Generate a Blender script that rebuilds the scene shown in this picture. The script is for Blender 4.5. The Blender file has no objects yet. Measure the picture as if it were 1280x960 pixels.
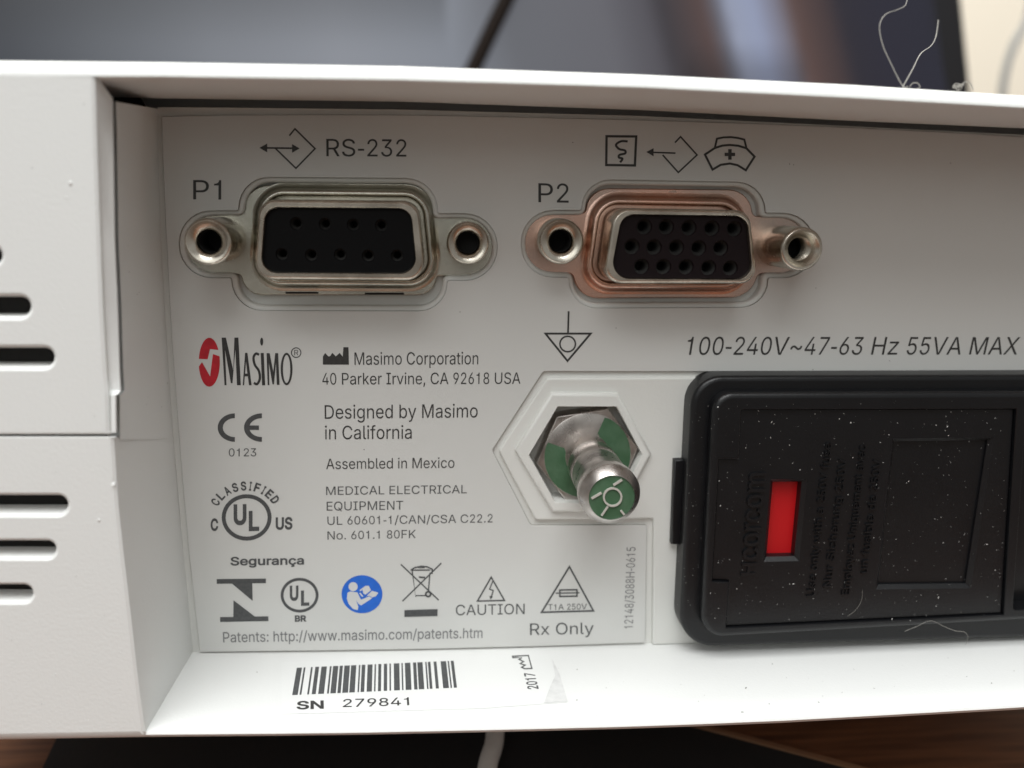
import bpy, math, random
from mathutils import Vector, Matrix
from mathutils.geometry import tessellate_polygon, delaunay_2d_cdt
from mathutils.bvhtree import BVHTree

# ------------------------------------------------------------------ camera, world, lamps
# lengths below are millimetres: u right, v up, w out of the label plane towards the viewer
MM = 0.001
F, YAW, PITCH, ROLL, DIST = 1090.0, 0.0845, 0.2050, -0.0107, 92.0
VTAB = -69.5                      # height of the table top under the device
def W3(p):
    return Vector((p[0] * MM, -p[2] * MM, (p[1] - VTAB) * MM))
def _basis():
    fw = Vector((math.sin(YAW) * math.cos(PITCH), -math.sin(PITCH), -math.cos(YAW) * math.cos(PITCH)))
    r0 = Vector((math.cos(YAW), 0, math.sin(YAW)))
    d0 = fw.cross(r0)
    return (math.cos(ROLL) * r0 + math.sin(ROLL) * d0, -math.sin(ROLL) * r0 + math.cos(ROLL) * d0, fw)
CR, CD, CF = _basis()
scene = bpy.context.scene
col = scene.collection
cam_d = bpy.data.cameras.new("Camera")
cam = bpy.data.objects.new("Camera", cam_d)
col.objects.link(cam)
def _dir(a):
    return Vector((a[0], -a[2], a[1]))
x_, y_, z_ = _dir(CR), -_dir(CD), -_dir(CF)
M = Matrix(((x_.x, y_.x, z_.x), (x_.y, y_.y, z_.y), (x_.z, y_.z, z_.z))).to_4x4()
M.translation = W3((0, 0, DIST))
cam.matrix_world = M
cam_d.sensor_width = 36.0
cam_d.lens = F / 1280 * 36
cam_d.clip_start, cam_d.clip_end = 0.002, 50
cam_d.dof.use_dof = True
cam_d.dof.focus_distance = 0.0905
cam_d.dof.aperture_fstop = 18.5
scene.camera = cam

world = bpy.data.worlds.new("World")
scene.world = world
world.use_nodes = True
wn = world.node_tree
bg = wn.nodes["Background"]
bg.inputs[1].default_value = 0.32
_tc, _sx, _mr, _rp = (wn.nodes.new(t) for t in ("ShaderNodeTexCoord", "ShaderNodeSeparateXYZ", "ShaderNodeMapRange", "ShaderNodeValToRGB"))
_mr.inputs["From Min"].default_value, _mr.inputs["From Max"].default_value = -1.0, 1.0
wn.links.new(_tc.outputs["Generated"], _sx.inputs[0])
wn.links.new(_sx.outputs["Z"], _mr.inputs["Value"])
wn.links.new(_mr.outputs["Result"], _rp.inputs["Fac"])
wn.links.new(_rp.outputs["Color"], bg.inputs[0])
_rp.color_ramp.elements[0].position, _rp.color_ramp.elements[0].color = 0.30, (0.42, 0.31, 0.24, 1)   # floor side of the room
_rp.color_ramp.elements[1].position, _rp.color_ramp.elements[1].color = 0.58, (1.0, 1.0, 0.965, 1)     # walls and ceiling

def area(name, loc, target, sx, sy, power, color):
    l = bpy.data.lights.new(name, 'AREA')
    l.shape, l.size, l.size_y, l.energy, l.color = 'RECTANGLE', sx, sy, power, color
    o = bpy.data.objects.new(name, l)
    col.objects.link(o)
    o.location = loc
    o.rotation_euler = (Vector(target) - Vector(loc)).to_track_quat('-Z', 'Y').to_euler()
    return o
area("wall_fill", (0.25, 0.22, 0.95), (0.25, 0.55, 0.0), 0.6, 0.4, 6.5, (1.0, 0.985, 0.96))  # unseen lamp added to brighten the wall behind the display
area("ceiling_light", (-0.12, -0.31, 0.92), (0, -0.02, 0.05), 0.80, 0.80, 15.0, (0.985, 1.0, 1.0))
area("front_fill", (-0.35, -0.95, 0.62), (0, 0, 0.06), 0.9, 0.6, 2.4, (0.97, 1.0, 0.99))  # unseen fill lamp added for frontal light and reflections in the metal

scene.view_settings.view_transform = 'Standard'
scene.view_settings.look = 'None'
scene.view_settings.exposure = 0.0
scene.view_settings.gamma = 1.0
scene.view_settings.use_curve_mapping = False
scene.cycles.max_bounces = 8
scene.cycles.use_denoising = True

# ------------------------------------------------------------------ helpers
def ray(px, py):
    return CR * (px - 640) + CD * (py - 480) + CF * F
def P(px, py, w=0.0):
    r = ray(px, py)
    t = (w - DIST) / r[2]
    return (r[0] * t, r[1] * t, w)
def on_v(px, py, v):                      # point on the horizontal plane at height v
    r = ray(px, py)
    t = v / r[1]
    return (r[0] * t, v, DIST + r[2] * t)
def at_w(w):
    return lambda x, y: P(x, y, w)

def material(name, color, rough=0.5, metal=0.0, spec=0.5, bump=0.0, bscale=900.0, var=0.0, vscale=60.0, coat=0.0, color2=None, rvar=0.0):
    m = bpy.data.materials.new(name)
    m.use_nodes = True
    nt = m.node_tree
    b = nt.nodes["Principled BSDF"]
    b.inputs["Base Color"].default_value = (*color, 1)
    b.inputs["Roughness"].default_value = rough
    b.inputs["Metallic"].default_value = metal
    b.inputs["Specular IOR Level"].default_value = spec
    b.inputs["Coat Weight"].default_value = coat
    tc = nt.nodes.new("ShaderNodeTexCoord")
    if var > 0 or color2:
        n = nt.nodes.new("ShaderNodeTexNoise")
        n.inputs["Scale"].default_value = vscale
        n.inputs["Detail"].default_value = 5
        nt.links.new(tc.outputs["Object"], n.inputs["Vector"])
        r = nt.nodes.new("ShaderNodeValToRGB")
        c2 = color2 if color2 else tuple(c * (1 - var) for c in color)
        r.color_ramp.elements[0].color = (*c2, 1)
        r.color_ramp.elements[1].color = (*color, 1)
        r.color_ramp.elements[0].position, r.color_ramp.elements[1].position = 0.36, 0.62
        nt.links.new(n.outputs["Fac"], r.inputs["Fac"])
        nt.links.new(r.outputs["Color"], b.inputs["Base Color"])
    if rvar > 0:
        n2 = nt.nodes.new("ShaderNodeTexNoise")
        n2.inputs["Scale"].default_value = vscale * 1.7
        n2.inputs["Detail"].default_value = 4
        nt.links.new(tc.outputs["Object"], n2.inputs["Vector"])
        mr = nt.nodes.new("ShaderNodeMapRange")
        mr.inputs["To Min"].default_value = max(0.02, rough - rvar)
        mr.inputs["To Max"].default_value = rough + rvar
        nt.links.new(n2.outputs["Fac"], mr.inputs["Value"])
        nt.links.new(mr.outputs["Result"], b.inputs["Roughness"])
    if bump > 0:
        n = nt.nodes.new("ShaderNodeTexNoise")
        n.inputs["Scale"].default_value = bscale
        n.inputs["Detail"].default_value = 3
        nt.links.new(tc.outputs["Object"], n.inputs["Vector"])
        bp = nt.nodes.new("ShaderNodeBump")
        bp.inputs["Strength"].default_value = bump
        bp.inputs["Distance"].default_value = 0.0002
        nt.links.new(n.outputs["Fac"], bp.inputs["Height"])
        nt.links.new(bp.outputs["Normal"], b.inputs["Normal"])
    return m

MAT = dict(
    white=material("white_plastic", (0.765, 0.77, 0.755), 0.42, spec=0.4, bump=0.11, bscale=3000, var=0.04, vscale=22, rvar=0.06),
    panel=material("panel_plastic", (0.68, 0.68, 0.65), 0.42, spec=0.4, bump=0.09, bscale=3000, var=0.04, vscale=25),
    label=material("label_film", (0.60, 0.60, 0.58), 0.36, spec=0.42, bump=0.03, bscale=4200, var=0.02, vscale=25, rvar=0.05),
    label_edge=material("label_edge_film", (0.30, 0.28, 0.25), 0.5),
    ink=material("dark_ink", (0.035, 0.034, 0.033), 0.5, var=0.25, vscale=3000),
    ink_grey=material("grey_ink", (0.075, 0.078, 0.08), 0.5, var=0.25, vscale=3000),
    ink_light=material("thin_grey_ink", (0.16, 0.16, 0.165), 0.5),
    ink_red=material("red_ink", (0.50, 0.012, 0.025), 0.45, var=0.2, vscale=1200),
    ink_blue=material("blue_ink", (0.012, 0.13, 0.60), 0.45, var=0.1, vscale=1200),
    ink_white=material("white_ink", (0.60, 0.60, 0.60), 0.45),
    cavity=material("cavity_shade", (0.012, 0.011, 0.010), 0.8),  # near-black colour paints the shade inside gaps, bores and sockets
    zinc=material("zinc_plate", (0.64, 0.62, 0.54), 0.22, 1.0, bump=0.18, bscale=13000, color2=(0.42, 0.415, 0.36), vscale=110, rvar=0.12),
    warm_plate=material("warm_reflection_plate", (0.82, 0.51, 0.40), 0.20, 1.0, bump=0.16, bscale=13000, color2=(0.52, 0.43, 0.38), vscale=95, rvar=0.12),  # coppery tint paints in a warm reflection, broken up by noise
    nickel=material("nickel", (0.66, 0.61, 0.53), 0.24, 1.0, color2=(0.44, 0.40, 0.34), vscale=330, rvar=0.11, bump=0.07, bscale=9000),
    steel=material("bright_steel", (0.64, 0.60, 0.57), 0.29, 1.0, color2=(0.34, 0.31, 0.29), vscale=330, rvar=0.12, bump=0.06, bscale=9000),
    brass=material("brass_contact", (0.55, 0.42, 0.22), 0.3, 1.0),
    insul=material("black_insulator", (0.003, 0.003, 0.0035), 0.45, spec=0.12, bump=0.05, bscale=3000),
    insul2=material("maroon_insulator", (0.011, 0.007, 0.008), 0.45, spec=0.12, bump=0.05, bscale=3000),
    black=material("black_plastic", (0.0042, 0.0045, 0.0056), 0.36, spec=0.42, bump=0.10, bscale=3600, rvar=0.08, vscale=120),
    red=material("red_indicator", (0.48, 0.008, 0.011), 0.35, spec=0.4, bump=0.08, bscale=2500),
    green=material("green_paint", (0.045, 0.110, 0.055), 0.34, spec=0.5, bump=0.15, bscale=2600, color2=(0.07, 0.14, 0.08), vscale=500),
    tape=material("tape_corner", (0.69, 0.69, 0.68), 0.35, var=0.12, vscale=900),
    sticker=material("sticker_film", (0.755, 0.76, 0.745), 0.38),
    dust=material("pale_dust", (0.60, 0.59, 0.57), 0.9),
    dirt=material("dark_dirt", (0.10, 0.085, 0.07), 0.9),
    lint=material("pale_lint", (0.30, 0.285, 0.26), 0.9),
    worn=material("worn_plating", (0.62, 0.45, 0.38), 0.6, var=0.25, vscale=1500),
    bare=material("bare_edge", (0.62, 0.60, 0.55), 0.4, 0.3),
    rubber=material("rubber", (0.02, 0.02, 0.02), 0.8),
    cable_white=material("white_cable_sheath", (0.72, 0.71, 0.68), 0.45, var=0.15, vscale=300),
    cable_dark=material("dark_cable_sheath", (0.012, 0.008, 0.006), 0.8, spec=0.15),
    cable_grey=material("grey_cable_sheath", (0.25, 0.26, 0.26), 0.5),
    bezel=material("black_bezel", (0.006, 0.006, 0.008), 0.45),
    wall=material("cream_paint", (0.80, 0.74, 0.62), 0.8, bump=0.05, bscale=300),
    mat=material("black_mat", (0.008, 0.008, 0.009), 0.7, bump=0.2, bscale=1500),
    matedge=material("tan_stitching", (0.20, 0.10, 0.05), 0.7),
)

def link(name, verts, faces, mat, parent=None, smooth=None, raw=False):
    me = bpy.data.meshes.new(name)
    me.from_pydata([W3(p) for p in verts] if not raw else verts, [], faces)
    me.materials.append(MAT[mat] if isinstance(mat, str) else mat)
    if smooth:
        me.shade_smooth()
        me.set_sharp_from_angle(angle=math.radians(smooth))
    me.update()
    o = bpy.data.objects.new(name, me)
    col.objects.link(o)
    if parent:
        attach(o, parent)
    return o
def base_of(o):
    v = Vector(o.location)
    if o.parent: v += base_of(o.parent) if not o.get("_abs") else Vector((0, 0, 0))
    return v
ORIGIN = {}
def attach(o, parent):
    o.parent = parent
    o.matrix_parent_inverse = Matrix.Translation(-ORIGIN.get(parent.name, Vector((0, 0, 0))))
def thing(name, loc, label, cat):
    o = bpy.data.objects.new(name, None)
    col.objects.link(o)
    o.empty_display_size = 0.01
    o.location = W3(loc)
    ORIGIN[o.name] = Vector(o.location)
    o["label"], o["category"] = label, cat
    return o
def tag(o, label, cat=None, kind=None, group=None):
    if label: o["label"] = label
    if cat: o["category"] = cat
    if kind: o["kind"] = kind
    if group: o["group"] = group
    return o

def area2(c):
    return sum(c[i - 1][0] * c[i][1] - c[i][0] * c[i - 1][1] for i in range(len(c)))
def ccw(c, up=True):
    return c if (area2(c) > 0) == up else c[::-1]
def off(c, d):
    """offset to the left of travel (into the material of a ccw outline)"""
    n, out = len(c), []
    for i in range(n):
        a, b, e = c[i - 1], c[i], c[(i + 1) % n]
        d1, d2 = (b[0] - a[0], b[1] - a[1]), (e[0] - b[0], e[1] - b[1])
        l1, l2 = math.hypot(*d1) or 1e-9, math.hypot(*d2) or 1e-9
        n1, n2 = (-d1[1] / l1, d1[0] / l1), (-d2[1] / l2, d2[0] / l2)
        k = max(0.35, 1 + n1[0] * n2[0] + n1[1] * n2[1])
        out.append((b[0] + (n1[0] + n2[0]) / k * d, b[1] + (n1[1] + n2[1]) / k * d))
    return out
def fill(contours):
    flat = [p for c in contours for p in c]
    es, s0 = [], 0
    for c in contours:
        es += [(s0 + i, s0 + (i + 1) % len(c)) for i in range(len(c))]
        s0 += len(c)
    r = delaunay_2d_cdt([Vector((p[0], p[1])) for p in flat], es, [], 0, 1e-7)
    ids = [o[0] if o else None for o in r[3]]
    out = []
    for t in r[2]:
        if any(ids[i] is None for i in t): continue
        A, B, C = (flat[ids[i]] for i in t)
        s_ = (B[0] - A[0]) * (C[1] - A[1]) - (B[1] - A[1]) * (C[0] - A[0])
        if abs(s_) < 1e-12: continue
        x, y = (A[0] + B[0] + C[0]) / 3, (A[1] + B[1] + C[1]) / 3
        odd = False
        for c in contours:
            for i in range(len(c)):
                (x0, y0), (x1, y1) = c[i - 1], c[i]
                if (y0 <= y) != (y1 <= y) and x < x0 + (y - y0) * (x1 - x0) / (y1 - y0): odd = not odd
        if odd:
            q = tuple(ids[i] for i in t)
            out.append(q if s_ > 0 else (q[0], q[2], q[1]))
    return out
def solid_geo(outer, holes, wb, wf, bev=0.0, hbev=None, seg=3, hwb=None, back=False, hseg=None):
    outer = ccw(outer); holes = [ccw(h, False) for h in holes]
    V, Fc, caps, backs = [], [], [], []
    for k, c in enumerate([outer] + holes):
        b = bev if k == 0 else (bev if hbev is None else hbev)
        w0 = wb if k == 0 or hwb is None else hwb
        rings = [(0, w0)]
        if b > 0:
            rings.append((0, wf - b))
            sg = seg if k == 0 or not hseg else hseg
            for i in range(1, sg + 1):
                a = i / sg * math.pi / 2
                rings.append((b * (1 - math.cos(a)), wf - b + b * math.sin(a)))
        else:
            rings.append((0, wf))
        n, s0 = len(c), len(V)
        for o, w in rings:
            cc = off(c, o) if o else c
            V += [(p[0], p[1], w) for p in cc]
        for r in range(len(rings) - 1):
            for i in range(n):
                j = (i + 1) % n
                Fc.append((s0 + r * n + i, s0 + r * n + j, s0 + (r + 1) * n + j, s0 + (r + 1) * n + i))
        caps.append(cc); backs.append(c)
    s0 = len(V)
    V += [(p[0], p[1], wf) for c in caps for p in c]
    Fc += [tuple(s0 + i for i in t) for t in fill(caps)]
    if back:
        s0 = len(V)
        V += [(p[0], p[1], wb) for c in backs for p in c]
        Fc += [tuple(s0 + i for i in t[::-1]) for t in fill(backs)]
    return V, Fc
def solid(name, mat, parent, outer, holes, wb, wf, smooth=50, **k):
    V, Fc = solid_geo(outer, holes, wb, wf, **k)
    return link(name, V, Fc, mat, parent, smooth)
def px(pts, w):
    return [P(q[0], q[1], w)[:2] for q in pts]
def fillet(pts, n=7):
    """pixel or mm outline whose corners (x, y, r) are rounded"""
    N = len(pts)
    T, geo = [], []
    for i in range(N):
        a, b, c = pts[i - 1], pts[i], pts[(i + 1) % N]
        v1 = Vector((a[0] - b[0], a[1] - b[1])); v2 = Vector((c[0] - b[0], c[1] - b[1]))
        l1, l2 = v1.length, v2.length
        v1 /= l1; v2 /= l2
        ang = math.acos(max(-1, min(1, v1.dot(v2))))
        r = b[2] if len(b) > 2 else 0
        T.append(r / math.tan(ang / 2) if r > 0 else 0)
        geo.append((v1, v2, l1, l2, ang))
    out = []
    for i in range(N):
        b = pts[i]; v1, v2, l1, l2, ang = geo[i]
        if T[i] <= 0:
            out.append((b[0], b[1])); continue
        k1 = l1 / max(l1, (T[i] + T[i - 1]) * 1.001); k2 = l2 / max(l2, (T[i] + T[(i + 1) % N]) * 1.001)
        t = T[i] * min(k1, k2)
        rr = t * math.tan(ang / 2)
        ce = Vector(b[:2]) + (v1 + v2).normalized() * (rr / math.sin(ang / 2))
        p1 = Vector(b[:2]) + v1 * t; p2 = Vector(b[:2]) + v2 * t
        a1 = math.atan2(p1.y - ce.y, p1.x - ce.x); a2 = math.atan2(p2.y - ce.y, p2.x - ce.x)
        da = (a2 - a1 + math.pi) % (2 * math.pi) - math.pi
        for k in range(n + 1):
            q = a1 + da * k / n
            out.append((ce.x + rr * math.cos(q), ce.y + rr * math.sin(q)))
    return out
def circle(x, y, r, n=24, ry=None, a0=0.0):
    ry = r if ry is None else ry
    return [(x + r * math.cos(a0 + 2 * math.pi * i / n), y + ry * math.sin(a0 + 2 * math.pi * i / n)) for i in range(n)]
def lathe_geo(c, prof, n=40):
    V, Fc = [], []
    for r, w in prof:
        V += [(c[0] + r * math.cos(2 * math.pi * i / n), c[1] + r * math.sin(2 * math.pi * i / n), w) for i in range(n)]
    for k in range(len(prof) - 1):
        for i in range(n):
            j = (i + 1) % n
            Fc.append((k * n + i, k * n + j, (k + 1) * n + j, (k + 1) * n + i))
    return V, Fc
def lathe(name, mat, parent, c, prof, n=40, smooth=40):
    V, Fc = lathe_geo(c, prof, n)
    return link(name, V, Fc, mat, parent, smooth)
def rail(pts, n):
    """resample a polyline of tuples to n points, evenly by length"""
    L = [0]
    for a, b in zip(pts, pts[1:]):
        L.append(L[-1] + math.dist(a, b))
    out = []
    for i in range(n):
        s = L[-1] * i / (n - 1)
        k = max(j for j in range(len(L) - 1) if L[j] <= s + 1e-9)
        t = (s - L[k]) / (L[k + 1] - L[k])
        out.append(tuple(a + (b - a) * t for a, b in zip(pts[k], pts[k + 1])))
    return out
def loft_geo(rails):
    n = len(rails[0]); V = [p for r in rails for p in r]; Fc = []
    for k in range(len(rails) - 1):
        for i in range(n - 1):
            Fc.append((k * n + i, k * n + i + 1, (k + 1) * n + i + 1, (k + 1) * n + i))
    return V, Fc
def merge(*geos):
    V, Fc = [], []
    for v, f in geos:
        s = len(V); V += v; Fc += [tuple(i + s for i in t) for t in f]
    return V, Fc
def smoothpath(pts, n=6):
    out = []
    for i in range(len(pts) - 1):
        p0, p1, p2, p3 = [Vector(pts[max(0, min(len(pts) - 1, j))]) for j in (i - 1, i, i + 1, i + 2)]
        for k in range(n):
            t = k / n
            out.append(tuple(0.5 * ((2 * p1) + (p2 - p0) * t + (2 * p0 - 5 * p1 + 4 * p2 - p3) * t * t + (3 * p1 - p0 - 3 * p2 + p3) * t ** 3)))
    out.append(tuple(pts[-1]))
    return out
def tube_geo(pts, r, n=10):
    V, Fc = [], []
    prev = None
    for i, p in enumerate(pts):
        a = Vector(pts[max(0, i - 1)]); b = Vector(pts[min(len(pts) - 1, i + 1)])
        t = (b - a).normalized()
        if prev is None:
            prev = t.orthogonal().normalized()
        prev = (prev - t * prev.dot(t)).normalized()
        s = t.cross(prev)
        rr = r[i] if isinstance(r, list) else r
        V += [tuple(Vector(p) + (prev * math.cos(2 * math.pi * k / n) + s * math.sin(2 * math.pi * k / n)) * rr) for k in range(n)]
    m = len(pts)
    for i in range(m - 1):
        for k in range(n):
            j = (k + 1) % n
            Fc.append((i * n + k, i * n + j, (i + 1) * n + j, (i + 1) * n + k))
    Fc.append(tuple(range(n))[::-1]); Fc.append(tuple((m - 1) * n + k for k in range(n)))
    return V, Fc

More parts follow.
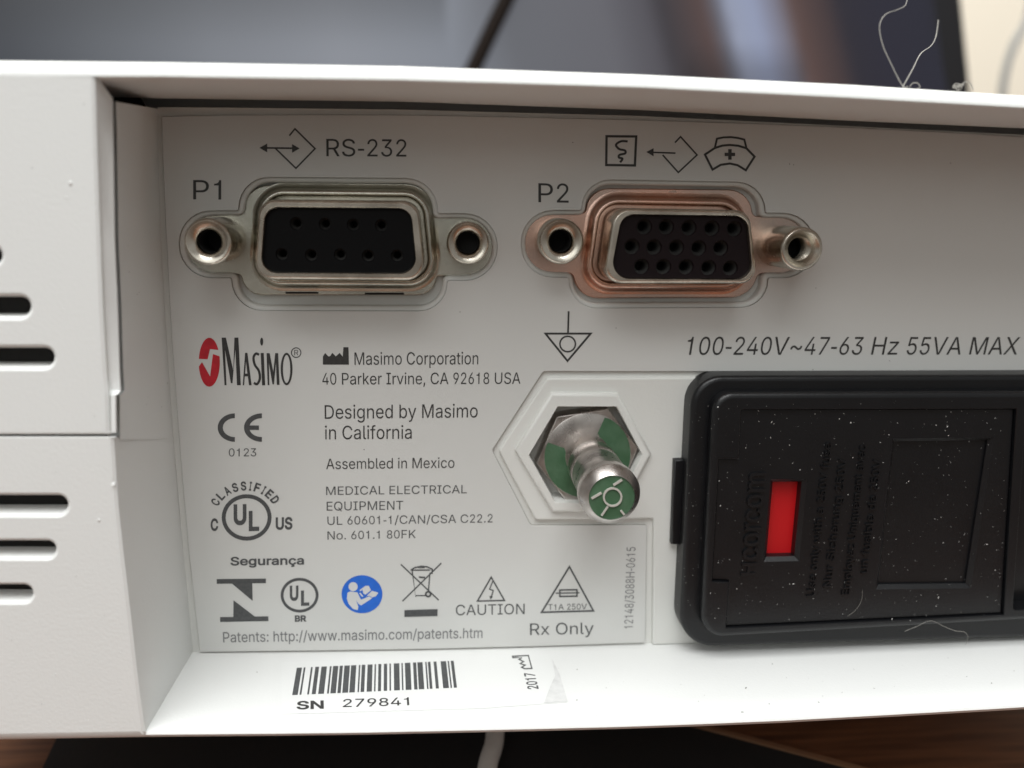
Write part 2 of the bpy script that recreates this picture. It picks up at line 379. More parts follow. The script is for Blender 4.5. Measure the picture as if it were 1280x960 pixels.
# ------------------------------------------------------------------ lettering (outlines of each character)
GLYPHS = """,|188|38,-119 68,71 137,71 84,-119
-|453|337,244 337,188 114,188 114,244
.|188|95,-4 78,-1 63,9 53,24 50,41 53,59 63,73 78,83 95,87 113,83 128,73 138,59 141,41 138,24 128,9 113,-1
/|249|235,533 71,-76 14,-76 178,533
0|453|227,-7 174,1 130,24 95,62 69,113 60,144 53,178 49,214 48,254 49,294 53,330 60,364 69,395 95,447 130,484 174,508 227,516 279,508 323,484 358,447 384,395 393,364 400,330 404,294 405,254 404,214 400,178 393,144 384,113 359,62 323,24 279,1;227,50 261,56 290,74 313,103 330,144 340,194 344,254 340,314 330,365 313,405 290,435 261,453 227,460 192,453 163,435 140,405 123,365 113,314 109,254 113,194 123,144 140,103 163,74 192,56
1|453|76,0 76,55 391,55 391,0;276,509 276,0 212,0 212,448 209,448 86,358 86,427 198,509
2|453|64,0 64,47 234,229 261,257 282,282 299,305 311,327 318,348 320,371 317,397 308,419 293,436 273,449 250,457 224,460 196,457 172,447 153,433 139,413 130,390 127,362 66,362 71,405 86,442 111,473 143,496 182,511 225,516 268,511 306,497 337,474 361,445 376,411 381,372 378,345 371,318 357,290 336,259 306,223 267,180 153,60 153,57 389,57 389,0
3|453|218,-7 173,-3 133,10 98,30 70,57 52,91 44,132 109,132 115,107 126,87 144,71 165,59 191,52 219,50 248,53 275,61 297,74 315,93 325,116 329,145 326,172 316,196 299,217 275,234 242,244 201,248 157,248 157,299 288,448 288,452 70,452 70,509 372,509 372,461 211,278 211,289 264,288 308,276 344,253 371,222 387,186 393,145 387,103 370,66 344,36 309,12 266,-2
4|453|40,105 40,158 247,509 311,509 109,166 109,163 413,163 413,105;282,0 282,121 282,146 282,318 343,318 343,0
5|453|221,-7 178,-2 140,11 108,32 83,60 66,93 60,130 122,130 127,108 138,89 154,73 173,60 196,52 221,50 250,53 276,64 298,82 314,104 324,131 328,162 324,193 314,221 297,244 275,262 248,273 218,277 192,275 167,268 145,258 128,246 67,253 96,509 366,509 366,452 151,452 134,301 136,301 155,315 178,325 203,331 229,334 263,330 294,321 321,306 345,285 364,260 379,231 388,199 391,163 385,117 369,76 343,41 309,15 268,-1
6|453|226,-7 182,-1 142,15 109,40 84,74 69,115 64,162 68,199 80,239 102,285 137,340 252,509 322,509 151,261 145,261 154,275 165,288 179,299 196,307 214,312 235,314 278,309 316,295 346,271 370,240 384,201 389,157 384,112 368,73 343,39 310,14 271,-2;226,48 254,52 279,63 299,79 314,101 324,128 327,157 324,187 314,213 299,235 279,251 254,262 226,265 198,262 174,252 153,235 138,214 128,188 125,158 128,128 138,102 153,79 174,63 198,52
7|453|97,0 323,448 323,452 62,452 62,509 391,509 391,449 165,0
8|453|226,-7 178,-2 136,11 101,33 74,62 57,96 52,135 55,166 65,195 81,220 101,241 125,256 153,265 153,267 119,282 93,308 76,342 70,380 75,417 90,450 114,477 146,498 184,511 226,516 269,511 306,498 337,477 361,450 377,417 382,380 376,342 359,308 333,282 300,267 300,265 327,256 351,241 372,220 387,195 397,166 401,135 395,96 378,62 352,33 317,11 275,-2;226,49 258,52 285,60 307,74 323,91 333,113 337,139 333,165 322,189 305,208 283,223 256,232 226,235 196,232 169,223 147,208 130,189 119,165 115,139 119,113 129,91 145,74 167,60 195,52;226,290 252,292 274,300 293,313 307,330 316,351 319,376 316,399 308,420 294,437 275,449 252,457 226,460 200,457 177,449 159,437 145,420 136,399 133,376 136,351 145,330 159,313 178,300 201,292
9|453|226,516 271,510 310,494 343,468 368,434 384,393 389,347 385,309 373,270 350,224 315,168 200,0 130,0 301,248 307,248 299,234 287,221 273,210 257,202 238,196 218,195 175,199 137,214 106,237 83,269 68,307 64,352 69,397 85,436 110,469 143,494 182,510;226,460 199,457 174,446 154,429 138,407 129,381 125,352 129,322 138,295 154,274 174,257 199,247 226,243 254,247 279,257 299,273 314,295 324,321 327,350 324,381 314,407 299,429 279,446 254,457
:|188|95,-4 78,-1 63,9 53,24 50,41 53,59 63,73 78,83 95,87 113,83 128,73 138,59 141,41 138,24 128,9 113,-1;95,271 78,274 63,284 53,299 50,316 53,334 63,349 78,359 95,362 113,359 128,349 138,334 141,316 138,299 128,284 113,274
A|480|16,0 201,509 276,509 463,0 395,0 287,302 264,372 232,478 245,478 213,371 191,302 85,0;110,142 110,199 370,199 370,142
B|456|60,0 60,509 241,509 289,504 329,491 359,469 381,442 394,410 398,374 395,344 387,320 373,301 356,286 336,275 315,267 315,262 339,257 363,245 385,227 402,203 414,173 418,136 413,100 400,67 377,39 344,18 301,4 247,0;125,57 245,57 296,63 330,80 349,105 355,137 352,161 342,184 327,203 306,218 279,228 248,231 125,231;125,285 238,285 265,288 288,296 308,309 323,326 333,348 336,372 330,403 313,429 283,446 240,452 125,452
C|510|267,-7 235,-5 205,1 177,11 150,25 126,42 104,63 86,88 70,115 57,146 48,179 42,215 40,254 42,293 48,329 57,362 70,393 86,421 104,445 126,466 150,484 177,498 205,508 235,514 267,516 305,513 340,504 373,490 402,471 427,447 448,418 463,385 473,348 408,348 401,373 389,395 375,413 357,428 337,440 315,449 292,454 267,456 223,450 184,432 150,403 125,364 109,314 103,254 109,194 125,145 151,105 184,76 223,59 267,53 292,55 315,60 337,69 357,81 375,96 389,114 401,136 408,160 473,160 463,124 448,91 428,62 402,38 373,19 341,5 305,-4
D|502|219,0 96,0 96,57 215,57 272,63 318,81 354,110 379,149 394,198 399,255 394,312 379,361 354,399 320,428 275,446 221,452 93,452 93,509 225,509 261,507 294,501 325,492 353,478 399,441 433,391 446,361 455,329 460,293 462,255 460,217 455,181 446,149 433,119 417,92 398,68 376,48 351,31 322,17 291,8 256,2;125,509 125,0 60,0 60,509
E|419|60,0 60,509 372,509 372,452 125,452 125,286 355,286 355,229 125,229 125,57 375,57 375,0
F|410|60,0 60,509 369,509 369,452 125,452 125,278 346,278 346,221 125,221 125,0
G|520|269,-7 236,-5 205,1 176,11 149,25 125,43 104,64 85,88 69,116 57,146 47,179 42,215 40,254 42,293 47,329 57,362 69,393 85,421 103,445 125,466 149,484 175,498 203,508 233,514 265,516 304,513 340,504 374,489 403,469 429,445 449,416 465,384 474,349 408,349 399,372 387,393 373,411 356,427 337,439 315,448 291,454 265,456 222,450 183,432 150,404 125,364 109,314 103,254 109,194 125,145 151,105 184,76 224,59 269,53 309,57 345,71 374,93 396,123 410,160 415,202 434,199 283,199 283,256 478,256 478,200 471,141 451,91 419,50 377,19 326,0
H|517|60,0 60,509 125,509 125,289 392,289 392,509 457,509 457,0 392,0 392,232 125,232 125,0
I|301|31,0 31,57 118,57 118,452 31,452 31,509 269,509 269,452 183,452 183,57 269,57 269,0
K|467|104,145 104,216 139,261 174,303 212,344 364,509 448,509 231,276 228,276;60,0 60,509 125,509 125,334 124,225 125,193 125,0;372,0 188,259 228,309 449,0
L|393|60,0 60,509 125,509 125,57 361,57 361,0
M|628|60,0 60,509 152,509 277,187 287,159 299,123 311,84 322,49 307,49 318,83 330,121 342,158 352,187 476,509 568,509 568,0 504,0 504,291 504,327 505,369 506,413 507,457 513,457 498,409 482,363 467,322 456,291 342,0 286,0 170,291 159,321 145,361 129,408 112,457 119,457 120,416 121,372 122,328 122,291 122,0
N|523|60,0 60,509 136,509 343,183 363,151 388,107 414,55 405,54 402,81 401,108 399,157 399,195 399,509 463,509 463,0 387,0 202,290 177,331 148,381 108,452 119,454 122,384 124,328 125,291 125,0
O|533|267,-7 235,-5 205,1 177,11 150,25 126,42 105,63 86,88 70,115 57,146 48,179 42,215 40,254 42,293 48,329 57,362 70,393 86,421 105,445 126,466 150,484 177,498 205,508 235,514 267,516 299,514 329,508 357,498 384,484 408,466 429,445 448,421 464,393 477,362 486,329 491,293 493,254 491,215 486,179 477,146 464,115 448,88 429,63 408,42 384,25 357,11 329,1 299,-5;267,53 310,59 349,76 383,105 408,144 425,194 430,254 425,314 408,365 383,404 349,433 310,450 267,456 223,450 184,433 151,404 125,364 109,314 103,254 109,194 125,144 151,105 184,76 223,59
P|445|60,0 60,509 235,509 289,503 332,487 366,462 390,430 404,391 409,348 404,304 390,265 366,233 332,207 289,191 235,186 109,186 109,242 233,242 269,246 297,256 318,272 333,294 342,319 344,348 342,376 333,402 318,423 297,439 268,449 232,452 125,452 125,0
Q|533|245,159 313,159 369,85 384,65 468,-48 401,-48 346,27 331,46;267,-7 235,-5 205,1 177,11 150,25 126,42 105,63 86,88 70,115 57,146 48,179 42,215 40,254 42,293 48,329 57,362 70,393 86,421 105,445 126,466 150,484 177,498 205,508 235,514 267,516 299,514 329,508 357,498 384,484 408,466 429,445 448,421 464,393 477,362 486,329 491,293 493,254 491,215 486,179 477,146 464,115 448,88 429,63 408,42 384,25 357,11 329,1 299,-5;267,53 310,59 349,76 383,105 408,144 425,194 430,254 425,314 408,365 383,404 349,433 310,450 267,456 223,450 184,433 151,404 125,364 109,314 103,254 109,194 125,144 151,105 184,76 223,59
R|449|60,0 60,509 236,509 290,504 333,489 367,465 390,433 405,395 409,352 405,309 390,271 367,240 333,217 289,203 236,198 96,198 96,255 234,255 269,258 298,267 319,281 334,300 342,324 345,352 342,380 334,405 319,425 298,440 269,449 233,452 125,452 125,0;353,0 230,229 303,229 428,0
S|447|224,-9 172,-4 128,9 91,31 64,60 46,96 38,137 104,137 110,110 123,88 142,71 166,59 194,52 224,49 257,52 286,60 311,74 329,92 341,114 346,139 342,161 332,179 316,193 296,205 272,214 245,222 184,239 128,260 86,289 60,326 52,372 58,413 75,448 102,476 138,498 180,511 227,516 275,511 316,498 351,476 377,449 394,415 401,378 337,378 326,412 302,437 267,453 225,459 194,456 167,448 145,435 129,418 118,398 115,376 119,352 131,334 148,319 169,308 191,300 212,293 264,279 287,272 312,264 336,252 359,238 379,220 395,198 405,171 408,139 403,99 386,64 360,34 323,11 278,-4
T|449|32,452 32,509 417,509 417,452 257,452 257,0 193,0 193,452
U|517|259,-8 203,-2 154,15 114,43 85,80 66,124 60,173 60,509 124,509 124,178 128,144 141,113 160,87 187,68 220,56 259,52 298,56 331,68 357,87 377,113 389,144 393,178 393,509 457,509 457,173 451,124 433,80 403,43 363,15 315,-2
V|480|204,0 16,509 84,509 192,206 215,137 248,31 235,31 267,138 290,206 395,509 463,509 278,0
W|686|155,0 16,509 82,509 163,196 175,145 187,94 197,40 189,40 200,94 211,145 224,196 306,509 380,509 462,196 474,145 486,94 497,40 488,40 499,94 510,145 523,196 603,509 670,509 530,0 455,0 368,323 351,391 336,475 350,475 335,395 327,359 318,323 230,0
X|474|18,0 217,284 217,236 29,509 104,509 178,400 204,361 223,329 243,292 232,292 252,329 261,345 272,361 298,400 374,509 446,509 259,239 259,287 456,0 382,0 292,129 268,165 250,195 230,231 244,231 225,196 206,166 182,129 91,0
a|389|160,-9 126,-5 94,5 68,22 48,45 35,73 30,108 34,138 43,161 58,179 78,193 100,203 125,211 152,216 178,220 234,227 252,230 265,235 273,243 276,255 276,257 273,279 267,297 256,311 240,322 220,329 196,331 171,329 149,322 132,313 118,301 107,288 100,274 41,291 57,322 79,346 104,364 133,375 163,382 194,384 215,383 239,379 263,372 286,360 306,343 322,320 333,290 337,251 337,0 277,0 277,52 272,52 264,38 252,25 236,12 215,1 190,-6;170,45 202,49 228,59 248,74 263,93 272,115 276,138 276,190 270,186 259,182 246,179 231,176 200,171 175,168 154,164 134,159 117,150 103,139 95,124 92,105 94,87 102,72 114,61 130,52 149,47
b|424|229,-8 198,-5 172,4 153,17 138,31 127,46 118,59 112,59 112,0 53,0 53,509 114,509 114,319 118,319 127,331 137,346 152,360 171,373 197,381 229,384 274,378 313,361 345,332 370,293 385,245 390,189 385,133 370,84 346,45 313,16 274,-2;220,47 253,51 279,66 301,88 316,117 325,151 328,189 325,227 316,261 301,290 280,311 253,325 220,330 188,325 161,312 140,291 125,263 116,229 113,189 116,150 125,115 140,86 162,65 188,51
c|396|207,-8 159,-2 117,16 82,46 56,85 40,133 34,187 40,243 56,291 82,330 117,360 159,378 207,384 234,383 260,377 284,368 305,356 324,341 340,322 353,301 362,277 303,262 298,276 290,289 281,301 270,311 257,319 242,325 226,329 207,330 173,325 145,310 124,287 108,258 99,224 96,187 99,151 108,117 124,89 145,66 173,51 207,46 226,48 243,52 258,58 271,66 282,76 292,89 299,102 304,117 363,102 354,78 341,56 325,37 306,21 285,9 261,-1 235,-6
d|424|195,-8 151,-2 111,16 79,45 55,84 39,133 34,189 39,245 55,293 79,332 112,361 151,378 196,384 228,381 253,373 272,360 287,346 298,331 306,319 311,319 311,509 372,509 372,0 313,0 313,59 307,59 298,46 287,31 272,17 252,4 227,-5;205,47 236,51 263,65 284,86 299,115 309,150 312,189 309,229 300,263 284,291 263,312 237,325 205,330 172,325 145,311 124,290 108,261 99,227 96,189 99,151 109,117 124,88 145,66 172,51
e|404|212,-8 161,-2 117,16 82,46 56,85 40,132 34,187 39,242 55,290 81,329 115,359 157,378 205,384 236,382 266,374 294,361 319,341 341,315 357,282 368,242 371,194 371,169 75,169 75,221 338,221 310,202 307,237 298,269 283,294 263,314 237,326 205,330 173,326 146,313 125,294 109,270 99,241 96,211 96,178 100,139 110,106 128,80 151,61 179,50 212,46 234,48 254,53 271,61 285,73 297,88 306,105 365,91 353,63 335,39 311,19 283,4 249,-5
f|254|228,379 228,327 6,327 6,379;81,0 81,432 84,461 96,486 113,505 135,519 161,527 187,530 207,529 222,527 234,524 243,521 227,468 222,470 215,472 206,473 195,474 171,470 154,460 145,443 142,419 142,0
g|425|207,-151 168,-148 134,-140 105,-127 82,-110 64,-91 51,-69 101,-41 110,-53 122,-66 136,-78 154,-88 178,-95 207,-97 249,-92 282,-75 304,-47 311,-6 311,68 306,68 298,56 287,41 272,28 252,16 227,8 195,5 152,10 113,27 80,53 55,90 39,136 34,191 39,246 55,293 80,332 112,361 152,378 196,384 228,382 253,373 273,360 288,346 299,331 308,319 313,319 313,379 372,379 372,-9 367,-54 350,-90 324,-117 291,-136 251,-147;205,59 237,63 264,75 285,95 300,121 309,154 312,193 309,231 300,264 285,291 264,312 237,325 205,330 172,325 145,312 124,290 109,262 99,229 96,193 99,155 109,123 124,96 145,76 172,63
h|410|114,227 114,0 53,0 53,509 114,509 114,287 102,287 124,332 152,362 187,379 227,384 264,380 295,369 321,349 341,321 353,285 357,240 357,0 296,0 296,235 290,275 273,304 246,323 210,329 184,326 161,317 141,303 126,283 117,257
i|167|53,0 53,379 114,379 114,0;84,443 67,446 54,455 44,468 41,483 44,499 54,512 67,521 84,524 100,521 114,512 123,499 126,483 123,468 114,455 100,446
k|381|110,137 110,212 121,212 284,379 360,379 184,199 177,199;53,0 53,509 114,509 114,0;294,0 148,186 191,229 372,0
l|189|139,-2 101,3 74,20 58,47 53,84 53,509 114,509 114,99 115,77 120,62 130,54 146,52 154,52 160,53 165,53 170,54 181,3 172,1 162,-1 151,-2
m|610|53,0 53,379 112,379 112,295 108,295 118,323 132,346 151,363 172,376 195,384 219,386 257,380 287,361 309,331 321,295 312,295 322,321 337,343 357,361 381,375 407,383 437,386 468,383 497,372 522,354 541,328 553,296 557,255 557,0 496,0 496,254 490,289 473,313 447,326 419,330 395,328 374,320 358,307 345,290 338,270 335,247 335,0 274,0 274,260 269,288 253,311 229,326 199,330 178,328 158,320 140,307 126,289 117,266 114,238 114,0
n|410|114,227 114,0 53,0 53,379 112,379 112,287 102,287 124,332 152,362 187,379 227,384 264,380 295,369 321,349 341,321 353,285 357,240 357,0 296,0 296,235 290,275 273,304 246,323 210,329 184,326 161,317 141,303 126,283 117,257
o|415|207,-8 159,-2 117,16 82,46 56,85 40,133 34,187 40,243 56,291 82,330 117,360 159,378 207,384 256,378 299,360 333,330 359,291 376,243 381,187 376,133 359,85 333,46 299,16 256,-2;207,46 242,51 270,66 292,89 307,117 316,151 319,187 316,224 307,258 292,287 270,310 242,325 207,330 173,325 145,310 124,287 108,258 99,224 96,187 99,151 108,117 124,89 145,66 173,51
p|424|53,-143 53,379 112,379 112,319 118,319 126,331 137,346 152,360 171,373 197,381 229,384 274,378 313,361 345,332 370,293 385,245 390,189 385,133 370,84 346,45 313,16 274,-2 229,-8 198,-5 173,4 153,17 138,31 127,46 118,59 114,59 114,-143;220,47 253,51 279,66 301,88 316,117 325,151 328,189 325,227 316,261 301,290 280,311 253,325 220,330 188,325 161,312 140,291 125,263 116,229 113,189 116,150 125,115 140,86 162,65 188,51
q|424|372,-143 311,-143 311,59 306,59 298,46 287,31 272,17 252,4 227,-5 195,-8 151,-2 111,16 79,45 55,84 39,133 34,189 39,245 55,293 79,332 112,361 151,378 196,384 228,381 253,373 272,360 287,346 298,331 307,319 313,319 313,379 372,379;205,47 236,51 263,65 284,86 299,115 309,150 312,189 309,229 300,263 284,291 263,312 237,325 205,330 172,325 145,311 124,290 108,261 99,227 96,189 99,151 109,117 124,88 145,66 172,51
r|259|53,0 53,379 112,379 112,321 115,321 130,347 152,367 181,380 213,385 229,384 243,384 243,322 239,323 230,324 219,325 207,326 182,323 159,315 140,301 126,284 117,262 114,237 114,0
s|365|182,-8 145,-5 112,3 84,18 62,38 45,63 36,94 94,107 105,79 124,60 150,49 181,45 217,50 244,62 262,81 268,103 265,121 254,136 237,147 212,155 149,170 104,186 72,208 53,237 47,274 51,305 65,332 87,354 115,370 149,381 187,384 223,381 254,372 279,358 299,339 314,316 324,290 268,277 258,298 243,316 219,328 187,333 156,329 131,317 114,299 109,277 112,258 124,243 144,232 172,223 229,209 275,194 306,171 325,142 331,107 326,75 312,47 290,24 260,6 223,-5
t|227|204,379 204,327 6,327 6,379;65,471 126,471 126,98 128,76 136,61 150,53 170,50 177,50 185,51 202,54 213,2 203,-1 192,-3 180,-4 168,-4 125,2 92,21 72,52 65,93
u|410|182,-5 146,-1 115,11 89,31 69,59 57,95 53,139 53,379 114,379 114,144 119,105 137,75 164,56 200,50 226,53 249,62 268,77 283,97 293,122 296,153 296,379 357,379 357,0 298,0 298,92 307,92 286,47 257,17 222,0
v|389|163,0 17,379 84,379 165,155 177,121 187,87 206,21 184,21 203,87 213,121 224,155 305,379 371,379 226,0
w|567|138,0 23,379 87,379 133,214 154,137 175,41 165,41 186,135 206,214 252,379 316,379 362,214 382,136 402,41 391,41 413,135 434,214 480,379 545,379 429,0 368,0 319,172 305,225 291,280 277,338 291,338 277,280 263,225 248,172 199,0
x|379|21,0 171,218 171,171 29,379 100,379 147,306 164,279 179,253 207,206 175,206 190,229 202,253 216,279 233,306 282,379 352,379 209,169 209,214 358,0 287,0 231,85 214,112 200,136 187,159 173,182 205,182 191,159 178,136 165,112 148,85 91,0
y|389|47,-139 61,-86 71,-87 88,-90 104,-89 118,-84 130,-74 141,-58 151,-36 163,-1 17,379 84,379 165,155 177,121 187,87 206,21 184,21 202,87 212,121 224,155 305,379 371,379 204,-58 191,-85 177,-107 159,-124 139,-136 117,-143 91,-145 77,-145 65,-143 54,-141
z|380|42,0 42,46 254,320 254,323 48,323 48,379 333,379 333,331 126,60 126,56 339,56 339,0
~|453|52,150 55,188 66,218 82,240 103,255 127,263 151,266 175,264 197,256 220,241 246,221 262,207 275,198 286,193 299,192 318,196 332,207 341,226 344,253 400,253 397,215 386,185 370,163 349,148 326,139 301,137 276,139 254,148 232,162 207,182 190,195 177,204 166,209 154,210 136,207 121,196 111,178 108,150
ç|396|207,-8 159,-2 117,16 82,46 56,85 40,133 34,187 40,243 56,291 82,330 117,360 159,378 207,384 234,383 260,377 284,368 305,356 324,341 340,322 353,301 362,277 303,262 298,276 290,289 281,301 270,311 257,319 242,325 226,329 207,330 173,325 145,310 124,287 108,258 99,224 96,187 99,151 108,117 124,89 145,66 173,51 207,46 226,48 243,52 258,58 271,66 282,76 292,89 299,102 304,117 363,102 354,78 341,56 325,37 306,21 285,9 261,-1 235,-6;169,-143 169,-107 210,-107 226,-106 236,-102 241,-95 243,-84 241,-74 236,-67 226,-63 210,-62 182,-62 192,16 224,16 224,0 224,-29 253,-34 273,-44 285,-61 289,-85 284,-111 270,-129 245,-139 210,-143"""
FONT = {}
for row in GLYPHS.split("\n"):
    ch, adv, sp = row[0], *row[2:].split("|")
    FONT[ch] = (int(adv), [[tuple(map(int, q.split(","))) for q in s.split()] for s in sp.split(";")])
CAP = 509.0
def layout(s, track=0):
    x, out = 0, []
    for ch in s:
        if ch == " ":
            x += 188 + track; continue
        out.append((ch, x))
        x += FONT[ch][0] + track
    return out
FONT["1"] = (453, [[(196, 0), (258, 0), (258, 509), (212, 509), (203, 468), (182, 438), (150, 421), (98, 414), (98, 370), (196, 370)]])
for d_ in "023456789":
    FONT[d_] = (400, [[(round(p[0] * 0.88), p[1]) for p in c] for c in FONT[d_][1]])
FONT["1"] = (400, [[(p[0] - 22, p[1]) for p in c] for c in FONT["1"][1]])
_hx = [p[0] for c in FONT["-"][1] for p in c]
FONT["-"] = (236, [[(30 + (p[0] - min(_hx)) * 176 / (max(_hx) - min(_hx)), p[1] - 20) for p in c] for c in FONT["-"][1]])
def wind(contours, x, y):
    n = 0
    for c in contours:
        for i in range(len(c)):
            (x0, y0), (x1, y1) = c[i - 1], c[i]
            if (y0 <= y) != (y1 <= y):
                s_ = (x1 - x0) * (y - y0) - (x - x0) * (y1 - y0)
                if y1 > y0 and s_ > 0: n += 1
                elif y1 <= y0 and s_ < 0: n -= 1
    return n
def fill_glyph(g):
    """triangles of a character whose strokes may overlap (non-zero winding)"""
    vs, es = [], []
    for c in g:
        s0 = len(vs); vs += [Vector(p) for p in c]
        es += [(s0 + i, s0 + (i + 1) % len(c)) for i in range(len(c))]
    r = delaunay_2d_cdt(vs, es, [], 0, 1e-4)
    v, tris = r[0], []
    for t in r[2]:
        cx, cy = sum(v[i].x for i in t) / 3, sum(v[i].y for i in t) / 3
        if wind(g, cx, cy): tris.append(tuple(t))
    return [(q.x, q.y) for q in v], tris
GCACHE = {}
def orient(contours):
    big = max(contours, key=lambda c: abs(area2(c)))
    return contours if area2(big) > 0 else [c[::-1] for c in contours]
def text_geo(s, x0, y0, x1, y1, cap, at, slant=0.0, bold=0.0, thin_x=0.0, depth=0.0, capvec=None, track=0):
    gl = layout(s, track)
    for ch, x in gl:
        if (ch, bold) not in GCACHE:
            g = orient(FONT[ch][1])
            if bold: g = [off(c, -bold) for c in g]
            GCACHE[ch, bold] = (g, *fill_glyph(g))
    xs = [p[0] + x for ch, x in gl for c in GCACHE[ch, bold][0] for p in c]
    lo, hi = min(xs), max(xs)
    A, B = Vector(at(x0, y0)), Vector(at(x1, y1))
    cv = capvec or (0, -cap)
    xm, ym = (x0 + x1) / 2, (y0 + y1) / 2
    E1 = (B - A) / (hi - lo)
    E2 = (Vector(at(xm + cv[0], ym + cv[1])) - Vector(at(xm, ym))) / CAP
    N = E1.cross(E2).normalized()
    V, Fc = [], []
    def at3(p, x, dz): return tuple(A + E1 * (p[0] + x - lo + slant * p[1]) + E2 * p[1] + N * dz)
    for ch, x in gl:
        g, gv, gt = GCACHE[ch, bold]
        s0 = len(V)
        V += [at3(p, x, depth) for p in gv]
        Fc += [tuple(s0 + i for i in t) for t in gt]
        if depth:
            for c in g:
                s1 = len(V); n = len(c)
                for dz in (0, depth):
                    V += [at3(p, x, dz) for p in c]
                Fc += [(s1 + i, s1 + (i + 1) % n, s1 + n + (i + 1) % n, s1 + n + i) for i in range(n)]
    return V, Fc
def stroke_geo(pts, wid, at, closed=False):
    """printed line of pixel width wid along pixel points, mitred joints"""
    n = len(pts); L, R = [], []
    for i in range(n):
        b = pts[i]
        a = pts[i - 1] if (i or closed) else None
        c = pts[(i + 1) % n] if (i < n - 1 or closed) else None
        d1 = Vector((b[0] - a[0], b[1] - a[1])).normalized() if a else None
        d2 = Vector((c[0] - b[0], c[1] - b[1])).normalized() if c else None
        d1 = d1 or d2; d2 = d2 or d1
        n1, n2 = Vector((-d1.y, d1.x)), Vector((-d2.y, d2.x))
        m = (n1 + n2) / max(0.35, 1 + n1.dot(n2)) * wid / 2
        L.append(at(b[0] + m.x, b[1] + m.y)); R.append(at(b[0] - m.x, b[1] - m.y))
    Fc = []
    for i in range(n if closed else n - 1):
        j = (i + 1) % n
        Fc.append((i, j, n + j, n + i))
    return L + R, Fc
def poly_geo(contours, at):
    cs = [[(x, y) for x, y in c] for c in contours]
    return [at(x, y) for c in cs for x, y in c], fill(cs)
def arc(x, y, rx, ry, a0, a1, n=16):
    return [(x + rx * math.cos(math.radians(a0 + (a1 - a0) * i / n)), y - ry * math.sin(math.radians(a0 + (a1 - a0) * i / n))) for i in range(n + 1)]
LW = 0.02     # print stands this far proud of the film
_lv = [0]
def lab(dw=0.0):
    return at_w(LW + dw)
LABEL = None
def words(s, x0, y0, x1, y1, cap, mat="ink", **k):
    o = link("printed_text", *text_geo(s, x0, y0, x1, y1, cap, lab(), **k), mat, LABEL)
    return o
def symbol(name, mat, *parts):
    geos = []
    for i, p in enumerate(parts):
        a = lab(0.004 * i)
        if p[0] == "s":
            geos.append(stroke_geo(p[1], p[2], a, len(p) > 3 and p[3]))
        elif p[0] == "p":
            geos.append(poly_geo(p[1], a))
        elif p[0] == "t":
            geos.append(text_geo(*p[1], a, **p[2]))
    return link(name, *merge(*geos), mat, LABEL)

# ------------------------------------------------------------------ setting: table and wall
def wood():
    m = bpy.data.materials.new("brown_wood")
    m.use_nodes = True
    nt = m.node_tree; b = nt.nodes["Principled BSDF"]
    tc = nt.nodes.new("ShaderNodeTexCoord"); mp = nt.nodes.new("ShaderNodeMapping")
    mp.inputs["Scale"].default_value = (60, 900, 60)
    mp.inputs["Rotation"].default_value = (0, 0, 0.35)
    n = nt.nodes.new("ShaderNodeTexNoise"); n.inputs["Scale"].default_value = 1.0; n.inputs["Detail"].default_value = 6
    r = nt.nodes.new("ShaderNodeValToRGB")
    r.color_ramp.elements[0].color = (0.085, 0.032, 0.014, 1); r.color_ramp.elements[1].color = (0.19, 0.078, 0.034, 1)
    r.color_ramp.elements[0].position, r.color_ramp.elements[1].position = 0.35, 0.65
    nt.links.new(tc.outputs["Object"], mp.inputs["Vector"]); nt.links.new(mp.outputs["Vector"], n.inputs["Vector"])
    nt.links.new(n.outputs["Fac"], r.inputs["Fac"]); nt.links.new(r.outputs["Color"], b.inputs["Base Color"])
    b.inputs["Roughness"].default_value = 0.4
    return m
VT = VTAB
tab = link("table", [(-600, VT, 75), (600, VT, 75), (600, VT, -560), (-600, VT, -560), (-600, VT - 25, 75), (600, VT - 25, 75), (600, VT - 25, -560), (-600, VT - 25, -560)],
           [(0, 1, 2, 3), (4, 7, 6, 5), (0, 4, 5, 1), (1, 5, 6, 2), (2, 6, 7, 3), (3, 7, 4, 0)], wood())
tag(tab, None, kind="structure")
wl = link("wall", [(-1500, VT - 700, -640), (1500, VT - 700, -640), (1500, 1300, -640), (-1500, 1300, -640)], [(0, 1, 2, 3)], "wall")
tag(wl, None, kind="structure")

# ------------------------------------------------------------------ the device
DEV = thing("patient_monitor", (0, VT, -60), "white medical monitor seen from its rear connector panel, resting on the table", "medical device")
WF = 15.0       # front plane of the housing rim
WP = -0.35      # panel surface behind the label film

